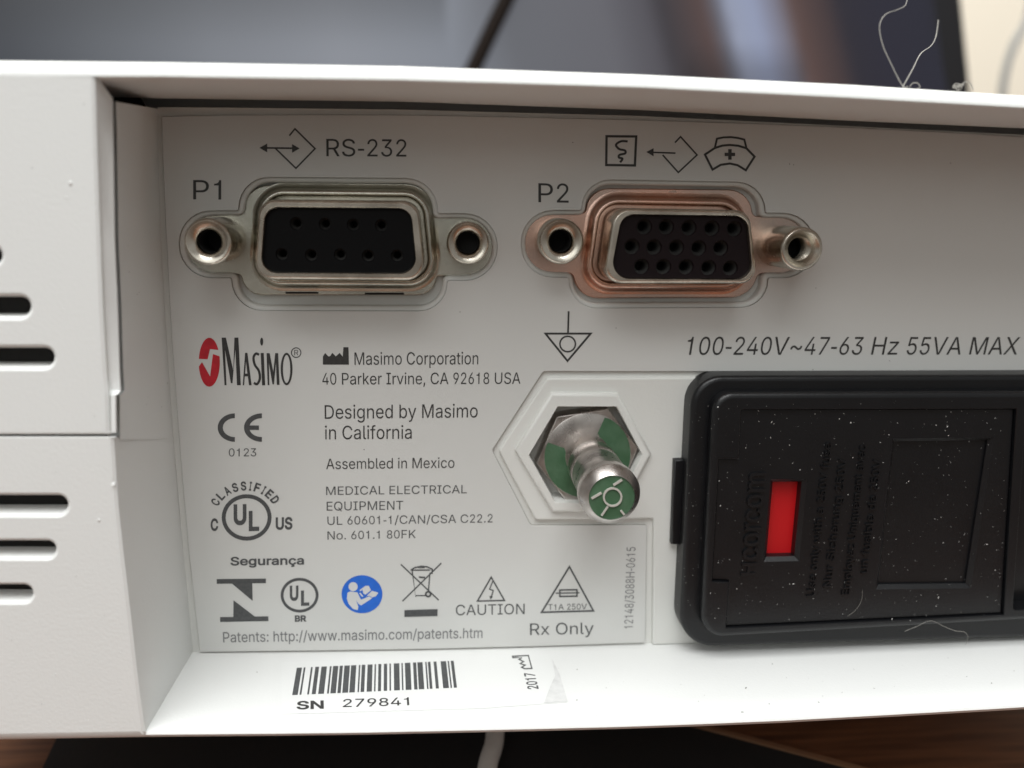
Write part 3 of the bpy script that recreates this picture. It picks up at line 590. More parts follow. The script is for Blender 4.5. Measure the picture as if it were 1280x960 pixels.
# --- top cover: left face with two vent slots, rounded top rim, inner walls
XS = [-260, -120, 0, 60, 122, 200, 350, 500, 650, 800, 930, 1060, 1170, 1280, 1400, 1520, 1660, 1800]
def interp(tab, x):
    if x <= tab[0][0]:
        (x0, y0), (x1, y1) = tab[0], tab[1]
    else:
        for (x0, y0), (x1, y1) in zip(tab, tab[1:]):
            if x <= x1: break
    return y0 + (y1 - y0) * (x - x0) / (x1 - x0)
TOPY = [(-260, 74.5), (0, 76), (200, 78), (500, 83), (800, 93.4), (1060, 106), (1280, 119.8), (1520, 136)]
EDGY = [(-260, 92), (0, 94.5), (122, 95.5), (200, 95.5), (500, 100), (800, 109), (1060, 122), (1280, 134.5), (1520, 150)]
BAKY = [(122, 121), (200, 123), (500, 127), (800, 137.5), (1060, 150.8), (1280, 160.5), (1520, 173)]
def rim_rails(xs):
    R = []
    for f, w in ((0.0, WF), (0.22, WF - 0.03), (0.45, WF - 0.16), (0.68, WF - 0.42), (0.86, WF - 0.8), (0.96, WF - 1.25), (1.0, WF - 1.8)):
        R.append([P(x, interp(EDGY, x) + (interp(TOPY, x) - interp(EDGY, x)) * f, w) for x in xs])
    R.append([(p[0], p[1] + 0.6, -30) for p in R[-1]])
    R.append([(p[0], p[1] + 0.6, -140) for p in R[-2]])
    return R
rim = loft_geo(rim_rails(XS))
xi = [x for x in XS if x >= 122]
inner = loft_geo([[P(x, interp(BAKY, x) - 6, 1.5) for x in xi],
                  [P(x, interp(BAKY, x), 1.5) for x in xi],
                  [P(x, interp(EDGY, x) + 4.5, WF - 0.55) for x in xi],
                  [P(x, interp(EDGY, x) + 1.3, WF - 0.15) for x in xi],
                  [P(x, interp(EDGY, x), WF) for x in xi]])
roof_gap = loft_geo([[P(x, interp(BAKY, x) - 6, 1.5) for x in xi], [P(x, interp(BAKY, x) - 14, -6) for x in xi]])
cedge = [(121, 96), (124, 200), (127.5, 300), (130.5, 381), (135, 462), (138, 492), (139.5, 541)]
cback = [(141, 122, 9), (142.5, 200, 9), (144, 300, 9), (147.7, 381, 9), (150, 460, 9), (151.5, 488, 9), (149, 492, 10.5), (145.5, 494, 13.2), (146, 541, 13.2)]
def by_y(tab, y):
    for a, b in zip(tab, tab[1:]):
        if y <= b[1]: break
    t = max(0, min(1, (y - a[1]) / (b[1] - a[1])))
    return tuple(p + (q - p) * t for p, q in zip(a, b))
fbk = [(196, 96), (197, 133), (198, 200), (201, 300), (208, 420), (216.5, 545), (217, 552)]
def flank(x, y):
    """depth of the recess' left flank where the sight line through this pixel meets it"""
    fx = by_y(cedge, y)[0] + 4.5
    f, b = P(fx, y, WF), P(by_y(fbk, y)[0], y, WP)
    lo, hi = -5.0, WF
    for _ in range(40):
        m = (lo + hi) / 2
        q = P(x, y, m)[0]
        if q < f[0] + (b[0] - f[0]) * (WF - m) / (WF - WP): lo = m
        else: hi = m
    return (lo + hi) / 2
YL = [96, 115, 150, 200, 250, 300, 340, 381, 420, 462, 480, 488, 492, 494, 500, 515, 530, 541]
ce = [by_y([(x, y) for x, y in cedge], y) for y in YL]
cb = [by_y(cback, max(122, y)) if y > 130 else by_y(cback, 122 + (y - 96) * 0.3) for y in YL]
cb = [(x, y, flank(x, y) + 0.9) for x, y, w in cb]
cwall = loft_geo([[P(x - 7, y, WF) for x, y in ce], [P(x - 2, y, WF - 0.12) for x, y in ce], [P(x + 0.5, y, WF - 0.5) for x, y in ce],
                  [P(x - 1, y, w + 0.25) for x, y, w in cb], [P(x, y, w) for x, y, w in cb], [P(x - 7, y, w - 0.2) for x, y, w in cb]])
def slot(xe, y0, y1, w, xl=-140):
    r = (y1 - y0) / 2
    return [(xl, y0)] + arc(xe - r, (y0 + y1) / 2, r, r, 90, -90, 10) + [(xl, y1)]
def slot_geo(sl, w):
    c = ccw(px(sl, w), False)
    n = len(c)
    rings = [(0.33, w), (0.12, w - 0.1), (0.0, w - 0.35), (0.0, w - 2.6)]
    V, Fc = [], []
    for o, ww in rings:
        V += [(p[0], p[1], ww) for p in off(c, o)]
    for k in range(len(rings) - 1):
        for i in range(n):
            j = (i + 1) % n
            Fc.append((k * n + j, k * n + i, (k + 1) * n + i, (k + 1) * n + j))
    return V, Fc
cslots = [slot(37, 371, 396, WF), slot(66.5, 435, 459, WF), slot(1, 308, 331, WF)]
face_c = [(-260, 92)] + [(x, interp(EDGY, x)) for x in (-120, 0, 60)] + [(x - 7, y) for x, y in ce] + [(-260, 541)]
hole_c = [off(ccw(px(s, WF), False), 0.33) for s in cslots]
fv, ff = [], []
oc = ccw(px(face_c, WF))
fv = [(p[0], p[1], WF) for c in [oc] + hole_c for p in c]
ff = fill([oc] + hole_c)
lip = loft_geo([[P(x, 541, WF) for x in (-260, 132.5, 139.5)], [P(x, 543, WF - 0.3) for x in (-260, 132.5, 139.5)], [P(x, 543, WF - 2.0) for x in (-260, 132.5, 139.5)]])
cover = link("top_cover", *merge(rim, inner, roof_gap, cwall, (fv, ff), lip), "white", DEV, 40)
for s in cslots:
    link("vent_slot", *slot_geo(s, WF), "white", cover, 60)

# --- lower case: left face with three slots, left wall, ledge, front lip
ledge_e = [(144, 546.5), (149, 627), (156, 692), (164, 759), (173, 840), (183.5, 918)]
lback = [(216.5, 545), (221, 600), (228, 680), (235, 750), (241, 816)]
le, lb = rail(ledge_e, 14), rail(lback, 14)
lwall = loft_geo([[P(x - 6, y, WF) for x, y in le], [P(x - 1.5, y, WF - 0.12) for x, y in le], [P(x + 0.8, y, WF - 0.5) for x, y in le], [P(x, y, WP) for x, y in lb]])
lslots = [slot(83.5, 620, 643, WF), slot(68.5, 677, 697, WF), slot(39.5, 732, 752, WF)]
BOTY = [(-260, 929), (0, 924), (182, 921), (420, 919), (640, 914.5), (820, 910), (1000, 902.5), (1150, 894), (1280, 886.5), (1520, 868)]
face_l = [(-260, 547)] + [(138, 547)] + [(x - 6, y) for x, y in le[1:]] + [(175, interp(BOTY, 175) - 7), (0, interp(BOTY, 0) - 7), (-260, interp(BOTY, -260) - 7)]
oc = ccw(px(face_l, WF)); hole_l = [off(ccw(px(s, WF), False), 0.33) for s in lslots]
fl = ([(p[0], p[1], WF) for c in [oc] + hole_l for p in c], fill([oc] + hole_l))
llip = loft_geo([[P(x, 547, WF) for x in (-260, 132, 145)], [P(x, 545.4, WF - 0.25) for x in (-260, 132, 146)], [P(x, 544.5, WF - 2.2) for x in (-260, 132, 148)]])
# ledge: back edge under the label, front edge rounded over
LBACK = [(241, 815), (400, 814), (540, 812), (808, 804.5), (1000, 798), (1280, 786), (1520, 774)]
xb = [241, 320, 400, 500, 600, 700, 808, 900, 1000, 1130, 1280, 1400, 1520, 1650]
xf = [182 + (x - 241) * (1520 - 182) / (1520 - 241) for x in xb[:-1]] + [1800]
back3 = [P(x, interp(LBACK, x), WP) for x in xb]
front3 = [P(x, interp(BOTY, x) - 10, WF - 0.6) for x in xf]
def lerp3(a, b, t): return tuple(p + (q - p) * t for p, q in zip(a, b))
led = loft_geo([back3] + [[lerp3(a, b, t) for a, b in zip(back3, front3)] for t in (0.25, 0.5, 0.75)] + [front3,
      [P(x, interp(BOTY, x) - 5.5, WF - 0.2) for x in xf], [P(x, interp(BOTY, x) - 2.5, WF - 0.1) for x in xf], [P(x, interp(BOTY, x), WF - 0.6) for x in xf]])
xa = [-260, -120, 0, 90, 182] + xf[1:]
bot = loft_geo([[P(x, interp(BOTY, x) - 7, WF) for x in xa if x <= 182], [P(x, interp(BOTY, x) - 2.5, WF - 0.1) for x in xa if x <= 182], [P(x, interp(BOTY, x), WF - 0.6) for x in xa if x <= 182]])
r0 = [P(x, interp(BOTY, x), WF - 0.6) for x in xa]
under = loft_geo([r0, [(p[0], p[1] - 0.7, p[2] - 1.5) for p in r0], [(p[0], VT + 5.0, -140) for p in r0]])
case = link("lower_case", *merge(lwall, fl, llip, led, bot, under), "white", DEV, 40)
for s in lslots:
    link("vent_slot", *slot_geo(s, WF), "white", case, 60)
# --- inside of the housing, with shade behind slots and seams painted black
ub = P(-260, 90, 12)[0]; ue = P(1520, 150, 12)[0]
link("inner_shade_sheet", *loft_geo([[P(-260, 110, WF - 2.8), P(132, 110, WF - 2.8)], [P(-260, 915, WF - 2.8), P(136, 915, WF - 2.8)]]), "cavity", DEV)
link("seam_backing", *loft_geo([[P(60, 100, -7), P(1640, 138, -7)], [P(60, 165, -7), P(1640, 203, -7)]]), "white", DEV)
link("seam_gap_shade", *loft_geo([[P(128, 108, -1.0), P(160, 108, -1.0), P(168, 108, -1.0)], [P(128, 140, -1.0), P(160, 140, -1.0), P(186, 140, -1.0)]]), "cavity", DEV)  # black sheet painting the shade of the wedge-shaped seam
# side, rear and right end closing the housing
def end_panel(x, b0):
    t0 = P(x, interp(TOPY, x), WF - 1.8)
    pts = [t0, P(x, interp(EDGY, x), WF), P(x, interp(BOTY, x) - 7, WF), b0, (b0[0], VT + 5.0, -140), (t0[0], t0[1] + 0.6, -140)]
    link("side_panel", pts, [tuple(range(6))], "white", DEV)
    return t0
tl = end_panel(-260, r0[0]); tr = end_panel(1800, r0[-1])
link("front_panel", [(r0[0][0], VT + 5, -140), (r0[-1][0], VT + 5, -140), (tr[0], tr[1] + 0.6, -140), (tl[0], tl[1] + 0.6, -140)], [(0, 1, 2, 3)], "white", DEV)
solid("right_cheek", "white", DEV, px([(1655, interp(EDGY, 1655)), (1800, interp(EDGY, 1800)), (1800, interp(BOTY, 1800) - 4), (1630, interp(BOTY, 1630) - 4)], WF), [], -3.0, WF - 0.05, bev=0.6)
for fx, fw in ((-45, -40), (75, -40), (-45, -120), (75, -120)):
    V, Fc = lathe_geo((0, 0), [(5, 0), (5.5, 0.5), (6, 7.5), (0.01, 7.5)], 20)
    link("rubber_foot", [(fx + p[0], VT + p[2], fw + p[1]) for p in V], Fc, "rubber", DEV, 40)

# --- recessed back panel
P1 = [(223.5, 263.5, 40), (298, 263, 3), (299, 221, 38), (547, 223, 40), (547, 266.5, 2), (621.8, 267, 41), (621.8, 351, 41), (559, 351, 3), (559, 389, 40), (290, 388.5, 42), (289, 347.5, 3), (223.5, 347.5, 41)]
P2 = [(651.5, 263, 40), (727, 262.5, 3), (728, 224, 38), (957, 228, 36), (957, 266, 2), (1019, 267, 40), (1019, 347.5, 40), (960.5, 347.5, 3), (960.5, 384.5, 38), (711, 385.5, 40), (711, 347, 3), (651.5, 346, 40)]
cut1, cut2 = px(fillet(P1), 0), px(fillet(P2), 0)
rec1, rec2 = off(ccw(cut1, False), -0.5), off(ccw(cut2, False), -0.5)
HEXO = [(644, 562.5), (689, 491), (772.5, 492), (814, 567), (776, 640), (690, 640)]
HEXI = [(661, 568.5), (697, 508), (770.5, 508), (802.5, 567.5), (772, 628.5), (694, 628)]
hexhole = px(HEXO, 0.0)
cxh = sum(p[0] for p in hexhole) / 6; cyh = sum(p[1] for p in hexhole) / 6
hexhole = [(cxh + (p[0] - cxh) * 0.93, cyh + (p[1] - cyh) * 0.93) for p in hexhole]
PTOP = [(197, 134), (200, 133.5), (500, 137), (800, 145), (1060, 157.5), (1280, 168.5), (1520, 182)]
pan_o = [(x, interp(PTOP, x)) for x in (197, 300, 400, 500, 650, 800, 930, 1060, 1170, 1280, 1400, 1520, 1650)] + \
        [(x, interp(LBACK, x) + 1) for x in (1650, 1520, 1400, 1280, 1000, 808, 540, 400, 241)] + [(228, 680), (216.5, 545), (208, 420), (201, 300), (198, 200)]
back_panel = solid("back_panel", "panel", DEV, px(pan_o, WP), [rec1, rec2, hexhole], -3.0, WP, bev=0.0, hbev=0.42, hwb=-1.75, seg=4)
# left flank of the panel, tucked under the cover
FY = [127, 150, 200, 250, 300, 340, 381, 420, 462, 480, 488, 492, 494, 500, 515, 530, 541, 549]
fl_a = [by_y(cback, y)[0] for y in FY]
fl_b = [by_y(fbk, max(136, y)) for y in FY]
link("flank_wall", *loft_geo([[P(x - 9, y, flank(x, y) - 1.2) for x, y in zip(fl_a, FY)], [P(x + 2.4, y, flank(x + 2.4, y) - 0.5) for x, y in zip(fl_a, FY)], [P(x + 4, y, flank(x + 4, y)) for x, y in zip(fl_a, FY)],
     [P(x, yy, WP) for x, yy in fl_b]]), "white", back_panel, 40)
for nm, c in (("connector_recess", rec1), ("connector_recess", rec2)):
    solid(nm, "panel", back_panel, off(ccw(c), -0.4), [], -3.2, -1.7)
# raised plateau round the earth post and beside the inlet
plate_o = fillet([(684, 472, 6), (1520, 470), (1510, 782), (1280, 789), (815, 806, 3), (816.5, 648, 3), (669, 650, 7), (623, 563, 7)])
solid("raised_plateau", "panel", back_panel, px(plate_o, 0), [hexhole], WP - 0.2, 0.12, bev=0.22, hbev=0.0)

# --- label film
LTOP = [(202, 145.5), (300, 144), (400, 143.5), (500, 143.8), (640, 146.3), (800, 150.2), (930, 154.3), (1060, 159.5), (1170, 165), (1280, 171.3), (1520, 186)]
lab_o = LTOP + [(1520, 466), (1280, 464.5)] + fillet([(860, 464.2), (679, 464, 5), (615, 563, 6), (663.5, 657, 6), (808.5, 656.5, 2), (806.5, 803.2, 2), (680, 807.5)])[0:] + \
        [(540, 811), (400, 813), (250, 815.2), (236, 690), (224.8, 560), (214.5, 420), (208, 300), (203.5, 200)]
lab_o = px(lab_o, 0)
LABEL = solid("label_film", "label", DEV, lab_o, [cut1, cut2], WP, 0.0, smooth=None, bev=0.05, seg=2)
LABEL["label"] = "grey printed label film around the connectors"
link("label_edge", *merge(*[( [(p[0], p[1], w) for w in (WP + 0.005, -0.06) for p in off(ccw(c, o), -0.012)],
     [(i, (i + 1) % len(c), len(c) + (i + 1) % len(c), len(c) + i) for i in range(len(c))]) for c, o in ((lab_o, True), (cut1, False), (cut2, False))]), "label_edge", LABEL)

# ------------------------------------------------------------------ printing on the label
words("P1", 241.5, 249.3, 276.5, 249.5, 24.3)
words("RS-232", 408, 195.3, 508, 195.8, 21.6)
words("P2", 673, 252.8, 710.8, 253.4, 23.8)
words("100-240V~47-63 Hz 55VA MAX", 857, 443.6, 1271, 443.2, 22.2, slant=0.21)
words("Masimo Corporation", 443.2, 456, 597.8, 455.4, 15.4)
words("40 Parker Irvine, CA 92618 USA", 403, 480.8, 650.5, 479.8, 14.4)
words("Designed by Masimo", 406, 523.6, 597, 521.8, 17)
words("in California", 406.3, 549.3, 514.6, 548.5, 16.8)
words("Assembled in Mexico", 407.7, 586.5, 568, 584.8, 13)
words("0123", 286, 570.6, 320.3, 570.4, 10, "ink_grey")
words("MEDICAL ELECTRICAL", 407.7, 618.8, 583.4, 616.6, 10.4, "ink_grey")
words("EQUIPMENT", 408.3, 638.3, 504, 637, 11, "ink_grey")
words("UL 60601-1/CAN/CSA C22.2", 409.3, 656.2, 615.7, 653, 10.4, "ink_grey")
words("No. 601.1 80FK", 409.3, 674.6, 519.8, 672.6, 10.3, "ink_grey")
words("Segurança", 288, 706.6, 380, 705.4, 10, "ink_grey", bold=22)
words("CAUTION", 569.8, 769.2, 655.8, 767.6, 13, "ink_grey")
words("Rx Only", 662.6, 793.8, 742, 792.3, 14.4, "ink_grey")
words("Patents: http://www.masimo.com/patents.htm", 279, 803, 603, 797.4, 12.6, "ink_light", bold=4)
words("12148/3088H-0615", 791, 785.5, 794.5, 683.8, 0, "ink_light", capvec=(-11, 0.2))
# arrow and bracket by RS-232
symbol("printed_symbol", "ink",
       ("s", [(361.7, 169.6), (368.7, 161), (393.8, 185.8), (369.9, 210.4), (344.4, 185.6)], 2.0),
       ("s", [(332, 184.9), (367, 185.3)], 2.2),
       ("p", [[(324.2, 184.8), (334, 179.4), (334, 190.4)]]), ("p", [[(374.6, 185.5), (365, 180), (365, 191)]]))
symbol("printed_symbol", "ink", ("s", [(758.2, 170.3), (795.3, 170.6), (793.6, 206.8), (757.8, 206.3)], 3.0, True),
       ("s", smoothpath([(784.6, 176.8), (776.4, 176.6), (770, 181), (774, 186.3), (781, 188), (781.4, 191.7), (774.5, 193.6), (773.6, 196.8), (778, 198.4), (775.2, 203)], 5), 2.8))
symbol("printed_symbol", "ink", ("s", [(843.7, 178.3), (850.7, 170.9), (871.3, 193.7), (847.9, 215.6), (828.3, 193.6)], 2.0),
       ("s", [(815, 190.4), (844.4, 191.4)], 2.0), ("p", [[(808, 190), (817, 185.2), (817, 195.4)]]))
cap_top = [(893.6, 184.8), (896.2, 173.4), (904, 171.8), (913.5, 171.4), (922, 172.4), (930.4, 174.5), (933, 184.9)]
symbol("printed_symbol", "ink", ("s", [(881.2, 193.2), (893.6, 185), (903, 182), (912.3, 181.2), (923, 182.2), (933, 185.3), (943.2, 195.8), (932.3, 212.8), (922, 206.5), (912.3, 204.4), (901, 206), (890.7, 212)], 2.8, True),
       ("s", cap_top, 2.6),
       ("p", [[(910.2, 186.4), (914.6, 186.4), (914.6, 190.9), (918.9, 190.9), (918.9, 195.1), (914.6, 195.1), (914.6, 199.6), (910.2, 199.6), (910.2, 195.1), (905.8, 195.1), (905.8, 190.9), (910.2, 190.9)]]))
# equipotential sign
symbol("printed_symbol", "ink", ("s", [(681.8, 417), (738.4, 417), (709.4, 451.2)], 2.5, True), ("s", [(710.8, 389), (710, 416)], 2.3),
       ("s", circle(709.6, 430, 9.7, 28), 2.0, True))
# maker's mark: red oval with check-shaped gap, tall narrow capitals
def oval(a0, a1, n=18):
    return arc(261.6, 452.8, 13.2, 30.6, a0, a1, n)
symbol("printed_logo", "ink_red",
       ("p", [oval(30, 172) + [(259.5, 449), (262.5, 436.3)]]),
       ("p", [oval(190, 374) + [(266.2, 442.6), (262.6, 470.5), (252.5, 452.6)]]))
def seg(x0, y0, x1, y1, a, b):      # slanted stem from (x0,y0) to (x1,y1), widths a and b
    return ("p", [[(x0 - a / 2, y0), (x0 + a / 2, y0), (x1 + b / 2, y1), (x1 - b / 2, y1)]])
symbol("printed_logo", "ink",
       ("p", [[(277, 422), (282.4, 422), (291.6, 463), (293, 422), (298, 422), (301, 481.6), (296.2, 481.6), (294.2, 437), (290.6, 479), (288.6, 479), (281.2, 437), (283.2, 481.6), (280.6, 481.6)]]),
       ("p", [[(303.4, 481.6), (306.4, 441), (309.2, 441), (314.6, 481.6), (311.2, 481.6), (309.8, 470.5), (306, 470.5), (305.2, 481.6)], [(306.4, 467), (309.2, 467), (307.5, 451.5)]]),
       ("s", smoothpath([(323.8, 443.5), (320, 442), (316.9, 447), (318.5, 456), (323.5, 463.5), (324.8, 473), (321.5, 480), (317.3, 478.6)], 5), 3.0),
       ("p", [[(325.8, 441.2), (329.6, 441.2), (331.4, 481.6), (327.6, 481.6)]]),
       ("p", [circle(327.1, 427, 1.9, 14, 5)]),
       ("p", [[(333.2, 441.4), (337, 441.4), (341.6, 465), (344, 441.4), (347.6, 441.4), (349.4, 481), (346, 481), (344.9, 453), (342.4, 480.5), (340.6, 480.5), (336, 453), (336.6, 481.4), (334.6, 481.4)]]),
       ("p", [circle(358.2, 461.2, 7.4, 26, 20.3), circle(358.2, 461.2, 4.6, 26, 17.6)]))
symbol("printed_symbol", "ink", ("s", circle(370.2, 440.8, 5.9, 24, 6), 1.2, True), ("t", ("R", 367.9, 444, 372.8, 444, 6.6), {}))
def factory(f):      # maker sign outline
    return [f(*q) for q in ((0, 0), (0, 10.2), (2.7, 14.6), (7, 10.3), (9, 10.6), (11.8, 14.8), (16.2, 10.4), (21, 14.8), (24.8, 10), (25.6, 21.8), (32, 21.8), (32.6, 0))]
symbol("printed_symbol", "ink", ("p", [factory(lambda a, b: (403.6 + a, 455.8 - b))]))
# conformity marks
symbol("printed_symbol", "ink_grey", ("p", [arc(293.6, 534.5, 21.5, 17.8, 90, 270, 22) + arc(293.6, 534.5, 15, 11.8, 270, 90, 22)]),
       ("p", [arc(327.4, 534.5, 22.4, 17.8, 90, 270, 22) + arc(327.4, 534.5, 15.8, 11.8, 270, 90, 22)]),
       ("p", [[(311, 531.8), (323.6, 531.8), (323.6, 537.4), (311, 537.4)]]))
def ring(x, y, rx, ry, th):
    return ("p", [circle(x, y, rx, 40, ry), circle(x, y, rx - th, 40, ry - th)])
symbol("printed_symbol", "ink_grey", ring(308.3, 646.8, 31.2, 29, 5),
       ("t", ("U", 292, 655, 308, 654.6, 23), dict(bold=34)), ("t", ("L", 311, 662.6, 324, 662.2, 22.4), dict(bold=34)))
arcs = []
adv_ = [0.62 if q == "I" else 1.0 for q in "CLASSIFIED"]
for i, chh in enumerate("CLASSIFIED"):
    a = math.radians(151 - 117 * (sum(adv_[:i]) + adv_[i] / 2 - 0.5) / (sum(adv_) - 1))
    w_ = 1.3 if chh == "I" else 3.5
    rx, ry = 38.5, 34.0
    cx_, cy_ = 307.5 + rx * math.cos(a), 646.5 - ry * math.sin(a)
    tx, ty = math.sin(a), math.cos(a)
    arcs.append(("t", (chh, cx_ - tx * w_, cy_ - ty * w_, cx_ + tx * w_, cy_ + ty * w_, 0), dict(bold=26, capvec=(math.cos(a) * 10.2, -math.sin(a) * 10.2))))
symbol("printed_text", "ink_grey", *arcs)
words("C", 263.3, 663, 272.8, 662.8, 14, "ink_grey", bold=30)
words("US", 344.6, 661.6, 365.6, 661, 14, "ink_grey", bold=30)
symbol("printed_symbol", "ink_grey", ("p", [[(270.8, 723.9), (332.4, 723.2), (332.4, 729), (315.4, 729.2), (315.8, 751.2), (290, 729.6), (270.9, 729.8)]]),
       ("p", [[(275, 771.4), (291.6, 771.2), (291.8, 750.2), (318.6, 770.7), (335.4, 770.4), (335.6, 776.4), (275.2, 777.5)]]))
symbol("printed_symbol", "ink_grey", ring(374.5, 744, 23.7, 21.7, 3.6), ("t", ("U", 362.2, 750, 373, 749.8, 16.8), dict(bold=34)), ("t", ("L", 376.2, 756.3, 386.6, 756, 17), dict(bold=34)),
       ("t", ("BR", 368.5, 776.8, 383, 776.5, 7), dict(bold=34)))
# blue read-the-manual disc
blue = symbol("printed_symbol", "ink_blue", ("p", [circle(452.5, 742.8, 25.6, 48, 23.8)]))
def b_(x, y): return (420 + x / 12, 700 + y / 12)
wg = lab(0.012)
link("printed_symbol", *merge(
    poly_geo([circle(*b_(257, 400), 5.7, 22)], wg),
    poly_geo([[b_(*q) for q in ((172, 490), (210, 472), (320, 485), (375, 595), (500, 545), (540, 575), (375, 682), (335, 655), (300, 600), (335, 700), (325, 752), (255, 735), (190, 660), (163, 580))]], wg),
    poly_geo([[b_(*q) for q in ((350, 455), (440, 388), (490, 385), (525, 455), (440, 520), (410, 500), (395, 440), (370, 470))]], wg),
    poly_geo([[b_(*q) for q in ((455, 545), (540, 462), (635, 490), (600, 545), (540, 562), (500, 535))]], wg),
    poly_geo([[b_(*q) for q in ((348, 500), (365, 488), (412, 545), (390, 552))]], wg)), "ink_white", LABEL)
# crossed-out bin
def k_(x, y): return (490 + x / 10.66, 690 + y / 10.66)
symbol("printed_symbol", "ink_grey",
       ("s", [k_(118, 165), k_(622, 642)], 1.7), ("s", [k_(657, 148), k_(140, 655)], 1.7),
       ("s", [k_(268, 245), k_(315, 598), k_(318, 582), k_(450, 580)], 1.5), ("s", [k_(505, 280), k_(485, 520)], 1.5),
       ("s", [k_(248, 245), k_(300, 210), k_(390, 190), k_(470, 198), k_(535, 228), k_(535, 282), k_(505, 282)], 1.7),
       ("s", [k_(260, 243), k_(510, 240)], 1.5), ("p", [[k_(350, 192), k_(435, 190), k_(435, 214), k_(350, 214)]]),
       ("s", [k_(358, 335), k_(440, 340)], 2.0),
       ring(*k_(482, 562), 4.1, 4.1, 2.2),
       ("p", [[k_(165, 775), k_(608, 762), k_(605, 852), k_(165, 865)]]))
symbol("printed_symbol", "ink_grey", ("s", [(614, 721.5), (630.6, 750.6), (596.8, 751.4)], 1.9, True),
       ("s", [(616, 726.5), (612, 736.5), (616.6, 738.2), (613.8, 747.5)], 1.5), ("p", [[(613.2, 749.5), (611.6, 744.8), (616, 746)]]))
symbol("printed_symbol", "ink_grey", ("s", [(711.8, 708.4), (741.8, 763.6), (677, 765.4)], 2.2, True), ("s", [(699.8, 737.6), (721.2, 737.2), (721.2, 745.2), (699.8, 745.6)], 2.0, True),
       ("s", [(694.6, 741.5), (724.4, 741)], 1.6), ("t", ("T1A 250V", 685, 762.6, 733.6, 761.6, 7.2), {}))

# ------------------------------------------------------------------ connectors
def dshell(parent, tip_o, tip_i, wt, wbase, mat):
    """D-shaped metal shell: pixel outlines of its rim at depth wt, walls down to the flange"""
    o, i = ccw(px(fillet(tip_o, 9), wt)), ccw(px(fillet(tip_i, 9), wt))
    n = len(o)
    rings = [(o, wbase), (o, wt - 0.35), (off(o, 0.1), wt - 0.1), (off(o, 0.3), wt)]
    V, Fc = [], []
    for c, w in rings:
        V += [(p[0], p[1], w) for p in c]
    for k in range(len(rings) - 1):
        for j in range(n):
            Fc.append((k * n + j, k * n + (j + 1) % n, (k + 1) * n + (j + 1) % n, (k + 1) * n + j))
    m = len(i); s = len(V)
    inn = [(off(i, -0.12), wt), (off(i, 0.0), wt - 0.12), (i, wt - 3)]
    for c, w in inn:
        V += [(p[0], p[1], w) for p in c]
    for k in range(2):
        for j in range(m):
            Fc.append((s + k * m + j, s + k * m + (j + 1) % m, s + (k + 1) * m + (j + 1) % m, s + (k + 1) * m + j))
    oo, ii = off(o, 0.3), off(i, -0.12)[::-1]
    s = len(V)
    V += [(p[0], p[1], wt) for c in (oo, ii) for p in c]
    Fc += [tuple(s + q for q in t) for t in fill([oo, ii])]
    # pressed bead of the flange standing round the shell, with a narrow dark gap between
    bead = [(0.02, wbase + 0.01), (0.26, wbase + 0.02), (0.32, wbase + 0.45), (0.40, wbase + 0.85), (0.52, wbase + 1.05), (0.70, wbase + 1.1), (0.90, wbase + 0.98), (1.10, wbase + 0.65), (1.24, wbase + 0.28), (1.42, wbase + 0.08), (1.7, wbase + 0.012)]
    bv, bf = [], []
    for k, w in bead:
        bv += [(p[0], p[1], w) for p in off(o, -k)]
    for k in range(len(bead) - 1):
        for j in range(n):
            bf.append((k * n + (j + 1) % n, k * n + j, (k + 1) * n + j, (k + 1) * n + (j + 1) % n))
    link("flange_bead", bv, bf, parent.data.materials[0], parent, 60)
    return link("metal_shell", V, Fc, mat, parent, 55)
def post(parent, tip, wt, wbase, r, rh, mat, threads=False):
    c = P(tip[0], tip[1], wt)[:2]
    prof = [(r * 0.99, wbase), (r * 0.99, wt - 0.3), (r * 0.95, wt - 0.09), (r * 0.89, wt), (r * 0.82, wt - 0.02), (rh + 0.42, wt - 0.16), (rh + 0.12, wt - 0.42), (rh, wt - 0.75)]
    w = wt - 0.75
    if threads:
        for k in range(9):
            w -= 0.28
            prof += [(rh - 0.16, w + 0.14), (rh, w)]
    dp = 3.2 if threads else 0.9
    prof += [(rh, wt - dp - 0.2)]
    lathe("bore", "cavity", parent, c, [(rh, wt - dp), (rh * 0.99, max(wt - 4.6, wbase + 0.1)), (0.01, max(wt - 4.6, wbase + 0.1))], 24)
    return lathe("jack_post", mat, parent, c, prof, 44, 35)

def flange(name, pts, mat, holes_px, w0=-1.7, w1=-0.95):
    return solid(name, mat, DEV, px(fillet(pts), w1), holes_px, w0, w1, bev=0.12, hbev=0.05, seg=2)
WI = 4.6
